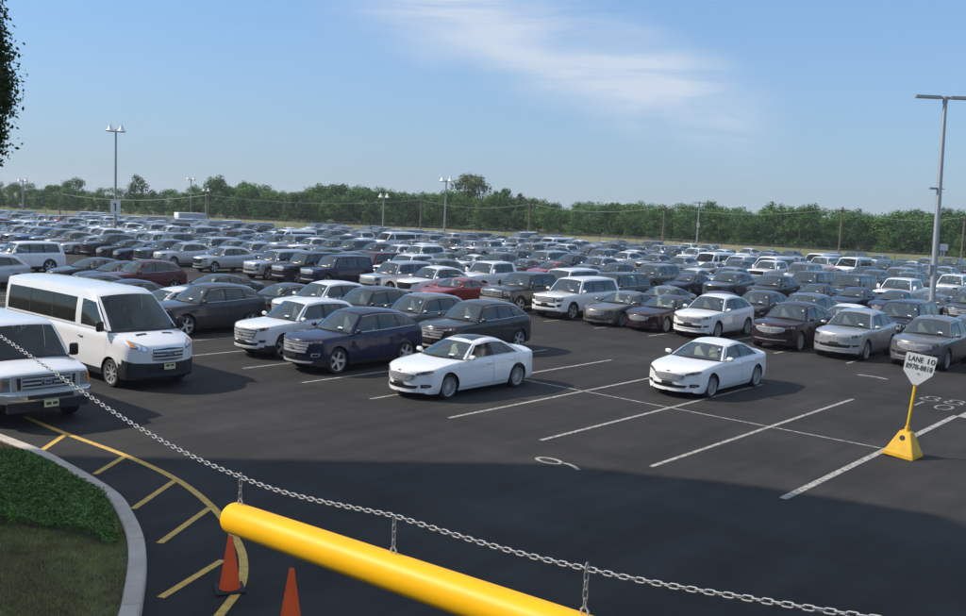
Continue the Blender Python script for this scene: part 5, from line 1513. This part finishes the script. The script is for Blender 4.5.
# ------------------------------------------------------------------ lamp posts, utility poles, wires
M['steel'] = principled('galvanised_pole', (.33, .34, .35), .45, .6)
M['wood'] = noise_mat('pole_wood', (.12, .09, .065), (.17, .14, .11), 3, .9, 4)
M['lampwhite'] = principled('lamp_white', (.72, .72, .70), .45)
def flood_pole(px, py, top, label, bells=2, board=None, scale=1.0, heads='bell'):
    p = ground_at(px, py); h = height_at(p, top)
    r = bpy.data.objects.new('lamp_post', None); COL.objects.link(r); r.location = p
    to = math.atan2(-p.y, -p.x) + math.pi / 2; r.rotation_euler = (0, 0, to)
    tag(r, label, 'lamp post', 'flood light posts round the lot')
    m = MB(); m.tube([(0, 0, 0), (0, 0, h - .3)], [.15 * scale, .085 * scale], 10); m.box((0, 0, .2), (.5, .5, .4)); link('pole', m.mesh('pole', M['steel'], True), r)
    m = MB(); m.tube([(-.75 * scale, 0, h - .55), (.75 * scale, 0, h - .55)], .05 * scale, 8); link('crossarm', m.mesh('crossarm', M['steel'], True), r)
    for sx in (-1, 1):
        for dy in ((-.35, .35) if bells == 4 else (0,)):
            m = MB(); s_ = scale
            if heads == 'bell': m.lathe([(.0, .62 * s_), (.10 * s_, .60 * s_), (.13 * s_, .42 * s_), (.34 * s_, .04 * s_), (.42 * s_, 0), (.38 * s_, -.03), (0, .02)], 16)
            else: m.box((0, 0, .05), (.9, .38, .13))
            link('lamp_head', m.mesh('lamp_head', M['lampwhite'], True, 40), r, (sx * .5 * s_, dy, h - .52))
    if board:
        z0 = height_at(p, board[0] + 1); z1 = height_at(p, board[1] - 1); w_ = (z0 - z1) * .66
        m = MB(); m.box((0, -.16, (z0 + z1) / 2), (w_, .05, z0 - z1)); bo = link('number_board', m.mesh('number_board', M['lampwhite']), r)
        m = MB(); m.box((0, -.19, (z0 + z1) / 2), (w_ * .16, .012, (z0 - z1) * .55)); m.box((-w_ * .12, -.19, (z0 + z1) / 2 + (z0 - z1) * .2), (w_ * .14, .012, (z0 - z1) * .12)); link('numeral', m.mesh('numeral', M['sign_ink']), bo)
    return r
flood_pole(115.3, 243, 126, 'tall lamp post with two bell lamps and white number board', 4, (199, 215), 1.05)
flood_pole(23, 219, 178, 'far lamp post at the left edge before the trees', 2)
flood_pole(190.5, 224, 177, 'far lamp post behind the white box trailer', 2)
flood_pole(205.5, 226, 188, 'short far lamp post just right of the box trailer', 2, None, .8)
flood_pole(382.5, 238, 194, 'far lamp post in front of the trees left of centre', 2)
flood_pole(444, 240, 178, 'far lamp post before the pale tall tree near centre', 2, None, 1.25)
flood_pole(696, 256, 199, 'far lamp post with flat twin heads right of centre', 2, (222, 228), 1.0, 'flat')
# the near post at the right
pR = ground_at(929.0, 340); dep = seen(pR)[2]
tR = CAMP + ray(945.5, 98) * (dep / ray(945.5, 98).dot(cF))
r = bpy.data.objects.new('lamp_post', None); COL.objects.link(r); r.location = pR
tag(r, 'tall grey lamp post with long flat twin heads at right edge', 'lamp post', 'flood light posts round the lot')
hR = tR.z; lean = Vector((tR.x - pR.x, tR.y - pR.y, hR))
m = MB(); m.tube([(0, 0, .7), lean * .5, lean], [.15, .125, .085], 14); m.lathe([(.32, 0), (.32, .68), (.28, .72), (.1, .72)], 16); link('pole', m.mesh('pole', M['steel'], True), r)
for sx in (-1, 1):
    m = MB(); m.box((sx * .75, 0, 0), (1.05, .34, .12)); m.box((sx * .18, 0, -.02), (.3, .10, .10))
    link('lamp_head', m.mesh('lamp_head', M['steel']), r, lean + Vector((0, 0, .02)), (0, math.radians(1.2), -.18))
m = MB(); m.tube([(0, 0, -.25), (0, 0, .06)], .11, 12); link('collar', m.mesh('collar', M['steel'], True), r, lean)
fz = .625
m = MB(); m.box((-.28, 0, 0), (.32, .16, .09)); m.tube([(-.3, 0, 0), (.22, 0, 0)], .025, 6); link('camera_bracket', m.mesh('camera_bracket', M['steel']), r, lean * fz)
m = MB(); m.box((.34, 0, .0), (.36, .26, .30)); m.box((.28, 0, -.34), (.05, .05, .40)); m.box((.42, 0, -.34), (.05, .05, .40)); link('camera_box', m.mesh('camera_box', M['lampwhite']), r, lean * .385)
m = MB(); m.box((-.16, -.05, 0), (.16, .2, .45)); link('junction_box', m.mesh('junction_box', M['steel']), r, lean * .29)
def util_pole(px, py, top, label, arm=True):
    p = ground_at(px, py); h = height_at(p, top); r = bpy.data.objects.new('utility_pole', None); COL.objects.link(r); r.location = p
    tag(r, label, 'utility pole', 'wooden poles carrying wires along the trees')
    m = MB(); m.tube([(0, 0, -.1), (0, 0, h)], [.16, .11], 8); link('pole', m.mesh('pole', M['wood'], True), r)
    if arm: m = MB(); m.box((0, 0, h - .5), (2.4, .12, .14), .4); link('crossarm', m.mesh('crossarm', M['wood']), r)
    return p, h
UP = [(-40, 219, 190), (60, 221, 193), (208, 229, 194), (420, 238, 199), (528, 244, 203), (662, 253, 206), (838, 264, 207), (960, 272, 216), (1100, 281, 222)]
tops = []
for k, (px, py, tp) in enumerate(UP):
    p, h = util_pole(px, py - 1.5, tp, 'wooden utility pole, %s from left along the tree line' % ordw(k + 1), px > 600); tops.append(Vector((p.x, p.y, h)))
for dz in (0, -1.3):
    for k in range(len(tops) - 1):
        a, b = tops[k], tops[k + 1]; m = MB()
        m.tube([a.lerp(b, t / 10) + Vector((0, 0, dz - .15 - 1.0 * 4 * (t / 10) * (1 - t / 10))) for t in range(11)], .028 if dz == 0 else .02, 4)
        tag(m.obj('power_line', M['steel' if dz == 0 else 'trim']), '%s wire between %s and %s utility poles' % ('upper' if dz == 0 else 'lower', ordw(k + 1), ordw(k + 2)), 'wire', 'wires along the tree line')

# ------------------------------------------------------------------ perimeter fence
def fence_mat():
    m = bpy.data.materials.new('chain_link_mesh'); m.use_nodes = True; nt = m.node_tree; b = nt.nodes['Principled BSDF']
    b.inputs['Base Color'].default_value = (.25, .26, .26, 1); b.inputs['Metallic'].default_value = .4; b.inputs['Roughness'].default_value = .5
    tc = N(m, 'ShaderNodeTexCoord'); sp = N(m, 'ShaderNodeSeparateXYZ'); nt.links.new(tc.outputs['Object'], sp.inputs[0])
    def mt(op, a, bb):
        q = N(m, 'ShaderNodeMath'); q.operation = op
        for k, x in enumerate((a, bb)):
            if isinstance(x, (int, float)): q.inputs[k].default_value = x
            else: nt.links.new(x, q.inputs[k])
        return q.outputs[0]
    d1 = mt('ADD', sp.outputs[0], sp.outputs[2]); d2 = mt('SUBTRACT', sp.outputs[0], sp.outputs[2])
    l1 = mt('LESS_THAN', mt('FRACT', mt('MULTIPLY', d1, 12.0), 0), .06); l2 = mt('LESS_THAN', mt('FRACT', mt('MULTIPLY', d2, 12.0), 0), .06)
    al = mt('MAXIMUM', l1, l2)
    t = N(m, 'ShaderNodeBsdfTransparent'); ms = N(m, 'ShaderNodeMixShader')
    nt.links.new(al, ms.inputs[0]); nt.links.new(t.outputs[0], ms.inputs[1]); nt.links.new(b.outputs[0], ms.inputs[2]); nt.links.new(ms.outputs[0], nt.nodes['Material Output'].inputs[0])
    return m
M['mesh'] = fence_mat(); M['fence_steel'] = principled('fence_steel', (.14, .145, .14), .7, .3)
fence = bpy.data.objects.new('perimeter_fence', None); COL.objects.link(fence)
tag(fence, 'chain link fence along the back edge of the lot', 'fence')
for (xa, ya), (xb, yb) in zip(EDGE[1:-1], EDGE[2:]):
    a, b = Vector((xa, ya + 1.2, 0)), Vector((xb, yb + 1.2, 0)); Ln = (b - a).length; d = (b - a) / Ln; an = math.atan2(d.y, d.x)
    o = link('mesh_panel', mesh_of('mesh_panel', [(0, 0, .05), (Ln, 0, .05), (Ln, 0, 2.1), (0, 0, 2.1)], [(0, 1, 2, 3)], [M['mesh']]), fence, a, (0, 0, an))
    m = MB(); m.tube([(0, 0, 2.12), (Ln, 0, 2.12)], .022, 6); link('top_rail', m.mesh('top_rail', M['fence_steel']), fence, a, (0, 0, an))
    for k in range(int(Ln / 4) + 1):
        m = MB(); m.tube([(0, 0, -.06), (0, 0, 2.2)], .04, 6); link('fence_post', m.mesh('fence_post', M['fence_steel']), fence, a + d * (Ln * k / (int(Ln / 4) + 1)))

# ------------------------------------------------------------------ box trailer among the far cars
M['trailer_side'] = principled('trailer_side', (.40, .44, .50), .5, .2)
tp_ = ground_at(190, 229); tr = bpy.data.objects.new('box_trailer', None); COL.objects.link(tr); tr.location = tp_; tr.rotation_euler = (0, 0, YAW - .15); tr.scale = (.62, .7, .72)
tag(tr, 'white box trailer standing above the far cars at left', 'trailer')
link('box', rbox_mesh('box', (0, 0, 2.15), (7.2, 2.4, 2.7), M['lampwhite'], .05, 1), tr)
for sd in (-1, 1):
    m = MB(); m.box((.1, sd * 1.205, 2.15), (6.7, .02, 2.4)); link('side_panel', m.mesh('side_panel', M['trailer_side']), tr)
    for xx in (2.0, 2.95): link('wheel', PROTO['van'][[q['name'] == 'wheel' and q['lod'] == 'mid' for q in PROTO['van']].index(True)]['mesh'], tr, (xx, sd * 1.05, .36), (0, 0, 0 if sd < 0 else math.pi))
m = MB(); m.box((-3.9, 0, .7), (1.2, .5, .12)); m.box((-4.2, 0, .35), (.12, .12, .7)); link('tow_bar', m.mesh('tow_bar', M['trim']), tr)

# ------------------------------------------------------------------ trees
M['bark'] = noise_mat('bark', (.075, .060, .045), (.12, .10, .08), 5, .95, 5)
M['leaf_mid'] = leaf_mat('leaf_mid_green', (.055, .130, .030), (.105, .20, .052), .6, .22)
M['leaf_dark'] = leaf_mat('leaf_dark_green', (.034, .090, .028), (.066, .142, .044), .6, .18)
M['leaf_pale'] = leaf_mat('leaf_pale_green', (.10, .14, .055), (.16, .19, .08), .6, .28)
M['leaf_brown'] = leaf_mat('leaf_brown_green', (.075, .070, .035), (.12, .10, .05), .7, .2)
def crown_mesh(name, kind, nq, size, mat, seed, H=8.0):
    q = random.Random(seed); v = []; f = []; lobes = []
    if kind == 'round':
        for k in range(15):
            a = q.uniform(0, 6.28); z = q.uniform(.16, .90) * H; rr = H * .33 * math.sin(math.pi * min(1, max(.08, (z / H - .12) / .88))) ** .7 * q.uniform(.35, 1.0)
            lobes.append((Vector((rr * math.cos(a), rr * math.sin(a), z)), H * q.uniform(.10, .17)))
    elif kind == 'cone':
        for k in range(24):
            z = q.uniform(.10, .97) * H; a = q.uniform(0, 6.28); rr = H * .30 * (1.06 - z / H) ** .8 * q.uniform(.4, 1)
            lobes.append((Vector((rr * math.cos(a), rr * math.sin(a), z)), H * (.06 + .09 * (1 - z / H)) * q.uniform(.8, 1.2)))
    elif kind == 'open':
        for k in range(13):
            a = q.uniform(0, 6.28); z = q.uniform(.42, .95) * H; rr = H * .30 * q.uniform(.1, 1.0) * (1.15 - abs(z / H - .68))
            lobes.append((Vector((rr * math.cos(a), rr * math.sin(a), z)), H * q.uniform(.055, .13)))
    tot = sum(l[1] ** 2 for l in lobes)
    for c, r_ in lobes:
        for k in range(int(nq * r_ * r_ / tot)):
            d = Vector((q.gauss(0, 1), q.gauss(0, 1), q.gauss(0, 1))).normalized()
            p = c + d * r_ * (q.random() ** .35) * q.uniform(.8, 1.12); p.z = max(p.z, .05 * H)
            s = size * q.uniform(.6, 1.3); nrm = (d + Vector((q.gauss(0, .6), q.gauss(0, .6), q.gauss(.3, .6)))).normalized()
            t = nrm.cross(Vector((q.gauss(0, 1), q.gauss(0, 1), q.gauss(0, 1))))
            if t.length < .05: continue
            t.normalize(); b2 = nrm.cross(t); b = len(v)
            v += [p - t * s * .5, p + b2 * s * .34, p + t * s * .5, p - b2 * s * .34]; f.append((b, b + 1, b + 2, b + 3))
    cm = mesh_of(name, v, f, [mat])
    tm = MB(); tm.tube([(0, 0, -.1), (.05 * H * .3, 0, H * .35), (0, .04 * H, H * .8)], [H * .022, H * .016, H * .005], 7)
    for c, r_ in lobes[::2]:
        z0 = c.z * .55; tm.tube([(0, 0, z0), c * .6 + Vector((0, 0, z0 * .4)), c], [H * .008, H * .005, H * .002], 5)
    return cm, tm.mesh('trunk', M['bark'], True)
TP = {('round', 'leaf_pale'): [crown_mesh('crown', 'round', 2600, .30, M['leaf_pale'], s) for s in (14, 15)], ('round', 'leaf_mid'): [crown_mesh('crown', 'round', 3000, .30, M['leaf_mid'], s) for s in (1, 2, 3)], ('round', 'leaf_dark'): [crown_mesh('crown', 'round', 3000, .30, M['leaf_dark'], s) for s in (4, 5)],
      ('cone', 'leaf_dark'): [crown_mesh('crown', 'cone', 2800, .28, M['leaf_dark'], s) for s in (6, 7)], ('cone', 'leaf_mid'): [crown_mesh('crown', 'cone', 2800, .28, M['leaf_mid'], s) for s in (8, 9)],
      ('open', 'leaf_mid'): [crown_mesh('crown', 'open', 1300, .42, M['leaf_mid'], 10)], ('open', 'leaf_pale'): [crown_mesh('crown', 'open', 1500, .40, M['leaf_pale'], 11)], ('open', 'leaf_brown'): [crown_mesh('crown', 'open', 700, .34, M['leaf_brown'], 12)]}
def tree(p, h, kind, mat, label, group, wide=1.0):
    c, t = rnd.choice(TP[(kind, mat)]); r = bpy.data.objects.new('tree', None); COL.objects.link(r); r.location = p
    k = h / 8.0; r.scale = (k * wide, k * wide, k); r.rotation_euler = (0, 0, rnd.uniform(0, 6.28))
    tag(r, label, 'tree', group); link('trunk', t, r); link('crown', c, r); return r
def past_edge(px, extra):
    """a spot beyond the lot edge on the bearing of picture column px"""
    d = ray(px, 208 + .045 * (px - 483)); d = Vector((d.x, d.y, 0)) / d.y
    y = 100
    for _ in range(40): y = edge_y(d.x * y)
    return Vector((d.x * (y + extra), y + extra, BANK - .08))
fprof = pchip([(-60, 203), (0, 201), (60, 197), (120, 200), (200, 199), (300, 197), (420, 199), (470, 203), (520, 211), (560, 207), (600, 209), (660, 217), (720, 217), (780, 214), (840, 219), (900, 224), (966, 228), (1030, 232)])
px = -30.0; k = 0
names = {'round': 'rounded', 'cone': 'pointed', 'open': 'open'}
while px < 1000:
    p = past_edge(px, rnd.uniform(19, 25)); h = max(3.2, height_at(p, fprof(px) + rnd.uniform(-5, 9)) - BANK) * 1.04
    kd = rnd.choice(['round', 'cone', 'cone', 'cone']); mt_ = rnd.choice(['leaf_mid', 'leaf_dark'])
    k += 1
    tree(p, h, kd, mt_, '%s %s green tree, %s from left in the front tree row' % (names[kd], 'mid' if mt_ == 'leaf_mid' else 'dark', ordw(k)), 'front row of trees beyond the lot', rnd.uniform(1.15, 1.5))
    px += rnd.uniform(11, 17)
TALL = [(142, 171, 'round', 'leaf_dark', 'tall round topped tree standing above the tree line near the lamp post'), (75, 177, 'round', 'leaf_mid', 'broad tall tree left of the number board lamp post'), (50, 183, 'round', 'leaf_dark', 'dark tall tree at left behind the front trees'),
        (214, 175, 'round', 'leaf_mid', 'tall tree crown just right of the box trailer'), (236, 177, 'round', 'leaf_dark', 'dark tall tree second right of the box trailer'), (256, 180, 'round', 'leaf_dark', 'dark tall tree third right of the box trailer'),
        (318, 183, 'round', 'leaf_mid', 'broad tree behind the white vans left of centre'), (338, 184, 'round', 'leaf_mid', 'second broad tree behind the white vans left of centre'), (362, 187, 'round', 'leaf_dark', 'dark tree left of the central lamp post'), (398, 188, 'round', 'leaf_dark', 'dark tree right of the lamp post left of centre'),
        (461, 175, 'round', 'leaf_pale', 'pale tall tree right beside the central lamp post'), (481, 177, 'round', 'leaf_pale', 'pale tall tree second right of the central lamp post'), (503, 188, 'open', 'leaf_mid', 'thin crowned tree right of the pale tall trees'), (520, 192, 'open', 'leaf_brown', 'brownish sparse tree right of the pale tall trees'),
        (612, 202, 'open', 'leaf_mid', 'small high crown poking above the woods right of centre'), (708, 201, 'round', 'leaf_dark', 'dark tall tree behind the flat headed lamp post'), (742, 209, 'round', 'leaf_dark', 'dark tree right of the flat headed lamp post'), (776, 202, 'round', 'leaf_mid', 'tall rounded tree at right behind the front trees'),
        (806, 204, 'round', 'leaf_dark', 'dark rounded tree right of the tall rounded tree'), (850, 206, 'round', 'leaf_mid', 'rounded tree left of the near lamp post'), (905, 209, 'round', 'leaf_dark', 'dark tree just left of the near lamp post'), (952, 208, 'round', 'leaf_dark', 'dark tree behind the right edge utility pole')]
for px, tp, kd, mt_, lab in TALL:
    p = past_edge(px, 32 + rnd.uniform(-2, 3)); tree(p, (height_at(p, tp) - BANK) * 1.02, kd, mt_, lab, 'taller trees above the tree line', rnd.uniform(.95, 1.15))
# the wood behind reads as one mass
wv = []; wf_ = []; wm = []
bprof = pchip([(-60, 186), (0, 185), (60, 186), (110, 190), (170, 193), (215, 184), (260, 186), (300, 191), (350, 189), (420, 192), (470, 194), (520, 199), (560, 204), (620, 206), (680, 206), (720, 210), (770, 209), (820, 210), (870, 215), (920, 214), (1000, 215)])
pool = TP[('round', 'leaf_mid')] + TP[('round', 'leaf_dark')]
px = -50
while px < 1020:
    for layer in (29, 38, 50):
        p = past_edge(px, layer + rnd.uniform(-4, 4)); h = (height_at(p, bprof(px) + rnd.uniform(-5, 7)) - BANK) * 1.02
        ci = rnd.randrange(len(pool)); cmesh = pool[ci][0]; kk = h / 8; an = rnd.uniform(0, 6.28); co, si = math.cos(an), math.sin(an); b = len(wv); wd = rnd.uniform(1.2, 1.6)
        pv = [q.co for q in cmesh.vertices]; nq = len(pv) // 4
        for t in range(0, nq):
            if rnd.random() < .30: continue
            b = len(wv)
            for j in range(4):
                q = pv[t * 4 + j]; x, y, z = q.x * kk * wd, q.y * kk * wd, q.z * kk
                wv.append((p.x + x * co - y * si, p.y + x * si + y * co, z + BANK - .1))
            wf_.append((b, b + 1, b + 2, b + 3)); wm.append(0 if ci < 3 else 1)
    px += rnd.uniform(9, 13)
tag(link('woodland', mesh_of('woodland', wv, wf_, [M['leaf_mid'], M['leaf_dark']], wm)), 'continuous wood of green trees behind the front tree row', 'wood', kind='stuff')
print('wood', len(wf_))
# the street tree on the island: only the edge of its crown hangs into the frame
q = random.Random(21); v = []; f = []
TC = Vector((-8.87, 13.2, 0)); M['leaf_near'] = leaf_mat('leaf_near', (.020, .045, .012), (.045, .080, .022), .5, .25)
def crown_r(z): return 2.0 * math.sqrt(max(.02, 1 - abs((z - 6.55) / 1.75) ** 3))
cl_ = []
for k in range(1250):
    z = q.uniform(4.85, 8.25); a = q.uniform(0, 6.28); rr = crown_r(z) * q.uniform(.80, 1.0)
    cl_.append(Vector((rr * math.cos(a), rr * math.sin(a), z)))
for c in cl_:
    for k in range(120):
        p = c + Vector((q.gauss(0, .11), q.gauss(0, .11), q.gauss(0, .13)))
        s = q.uniform(.055, .085); nrm = Vector((q.gauss(0, 1), q.gauss(0, 1), q.gauss(.4, 1))).normalized(); t = nrm.cross(Vector((q.gauss(0, 1), q.gauss(0, 1), q.gauss(0, 1))))
        if t.length < .05: continue
        t.normalize(); b2 = nrm.cross(t); b = len(v); v += [p - t * s * .5, p + b2 * s * .3, p + t * s * .5, p - b2 * s * .3]; f.append((b, b + 1, b + 2, b + 3))
st = bpy.data.objects.new('street_tree', None); COL.objects.link(st); st.location = (TC.x, TC.y, .085)
tag(st, 'dark leafy tree whose crown edge hangs in at top left', 'tree')
link('crown', mesh_of('crown', v, f, [M['leaf_near']]), st)
tm = MB(); tm.tube([(0, 0, -.1), (.03, .02, 3), (-.02, .03, 5.5), (0, 0, 7.8)], [.16, .13, .10, .03], 10)
for c in cl_[::7]: tm.tube([(0, 0, c.z - .9), c * .5 + Vector((0, 0, c.z * .5 - .3)), c], [.03, .018, .006], 5)
link('trunk', tm.mesh('trunk', M['bark'], True), st)

# ------------------------------------------------------------------ the driver of the front white sedan, and that car's sunroof
fus = [c for c in ind if c['row'] == 0 and c['proto'] == 'sedan' and c['i'] > 0][0]
for ch in list(fus['obj'].children):                     # the driver's window is wound down
    if ch.name.startswith('side_window'):
        cc = sum((v_.co for v_ in ch.data.vertices), Vector()) / len(ch.data.vertices)
        if cc.y < 0 and cc.x < 0.1: bpy.data.objects.remove(ch)
ssh = build_shell(SPECS['sedan']); sx0 = ssh['x0']
s_ = fit_strip(ssh['bvh'], [(2.36 - sx0, -.40), (2.36 - sx0, 0), (2.36 - sx0, .40)], [(3.02 - sx0, -.40), (3.02 - sx0, 0), (3.02 - sx0, .40)], 'T', .006, 3, 3)
link('sunroof', strips_mesh('sunroof', [s_], M['sunroof']), fus['obj'])
M['shirt'] = principled('cream_shirt', (.62, .52, .30), .85); M['skin'] = principled('skin', (.42, .25, .17), .6); M['hair'] = principled('hair', (.05, .035, .025), .7)
def skin_body(name, joints, edges, root):
    me = bpy.data.meshes.new(name); me.from_pydata([j[:3] for j in joints], edges, [])
    o = bpy.data.objects.new(name, me); COL.objects.link(o)
    sk = o.modifiers.new('skin', 'SKIN'); o.modifiers.new('sub', 'SUBSURF').levels = 2
    for k, j in enumerate(joints):
        d = me.skin_vertices[0].data[k]; d.radius = (j[3], j[4] if len(j) > 4 else j[3]); d.use_root = (k == root)
    dg = bpy.context.evaluated_depsgraph_get(); out = bpy.data.meshes.new_from_object(o.evaluated_get(dg)); bpy.data.objects.remove(o); return out
sx, sy, sz = 2.64 - .16 - sx0, -.38, .50
J = [(sx, sy, sz, .15, .12), (sx + .05, sy, sz + .16, .14, .11), (sx + .09, sy, sz + .32, .16, .11), (sx + .10, sy, sz + .44, .12, .09), (sx + .09, sy, sz + .52, .05), (sx + .07, sy, sz + .60, .065, .07), (sx + .06, sy, sz + .69, .075, .085), (sx + .07, sy, sz + .76, .055),
     (sx + .08, sy - .19, sz + .40, .058), (sx - .04, sy - .24, sz + .20, .045), (sx - .26, sy - .17, sz + .26, .033), (sx - .34, sy - .15, sz + .28, .028), (sx - .39, sy - .14, sz + .27, .016),
     (sx + .08, sy + .19, sz + .40, .058), (sx - .04, sy + .24, sz + .20, .045), (sx - .26, sy + .17, sz + .26, .033), (sx - .34, sy + .15, sz + .28, .028), (sx - .39, sy + .14, sz + .27, .016),
     (sx - .18, sy - .10, sz + .03, .085), (sx - .45, sy - .11, sz + .05, .06), (sx - .18, sy + .10, sz + .03, .085), (sx - .45, sy + .11, sz + .05, .06)]
E_ = [(0, 1), (1, 2), (2, 3), (3, 4), (4, 5), (5, 6), (6, 7), (3, 8), (8, 9), (9, 10), (10, 11), (11, 12), (3, 13), (13, 14), (14, 15), (15, 16), (16, 17), (0, 18), (18, 19), (0, 20), (20, 21)]
bme = skin_body('person', J, E_, 0)
bme.materials.clear(); bme.materials.append(M['shirt']); bme.materials.append(M['skin'])
for pl in bme.polygons:
    c = sum((bme.vertices[i].co for i in pl.vertices), Vector()) / len(pl.vertices)
    pl.material_index = 1 if (c.z > sz + .50 or c.x < sx - .16 and c.z > sz + .17) else 0; pl.use_smooth = True
per = link('person', bme); per.matrix_world = fus['obj'].matrix_basis.copy()
tag(per, 'person in a cream top at the wheel of the front white sedan', 'person')
hr = rbox_mesh('hair', (sx + .085, sy, sz + .755), (.17, .165, .13), M['hair'], .06, 3); link('hair', hr, per)
nm_ = MB(); nm_.add([(sx - .01, sy, sz + .69), (sx - .03, sy, sz + .655), (sx - .005, sy - .018, sz + .65), (sx - .005, sy + .018, sz + .65)], [(0, 2, 1), (0, 1, 3), (1, 2, 3)]); link('nose', nm_.mesh('nose', M['skin']), per)

# ------------------------------------------------------------------ summer haze over the lot
hz = MB(); hz.box((0, 0, 13.0), (3040, 3040, 28.4))
hm = bpy.data.materials.new('haze_air'); hm.use_nodes = True; nt = hm.node_tree
for n_ in list(nt.nodes): nt.nodes.remove(n_)
ho_ = nt.nodes.new('ShaderNodeOutputMaterial'); pv = nt.nodes.new('ShaderNodeVolumePrincipled')
pv.inputs['Color'].default_value = (.86, .92, 1.0, 1); pv.inputs['Density'].default_value = .00032; pv.inputs['Anisotropy'].default_value = .2
nt.links.new(pv.outputs[0], ho_.inputs['Volume'])
hzo = hz.obj('haze', hm); tag(hzo, 'thin summer haze over the whole lot', 'haze', kind='stuff')
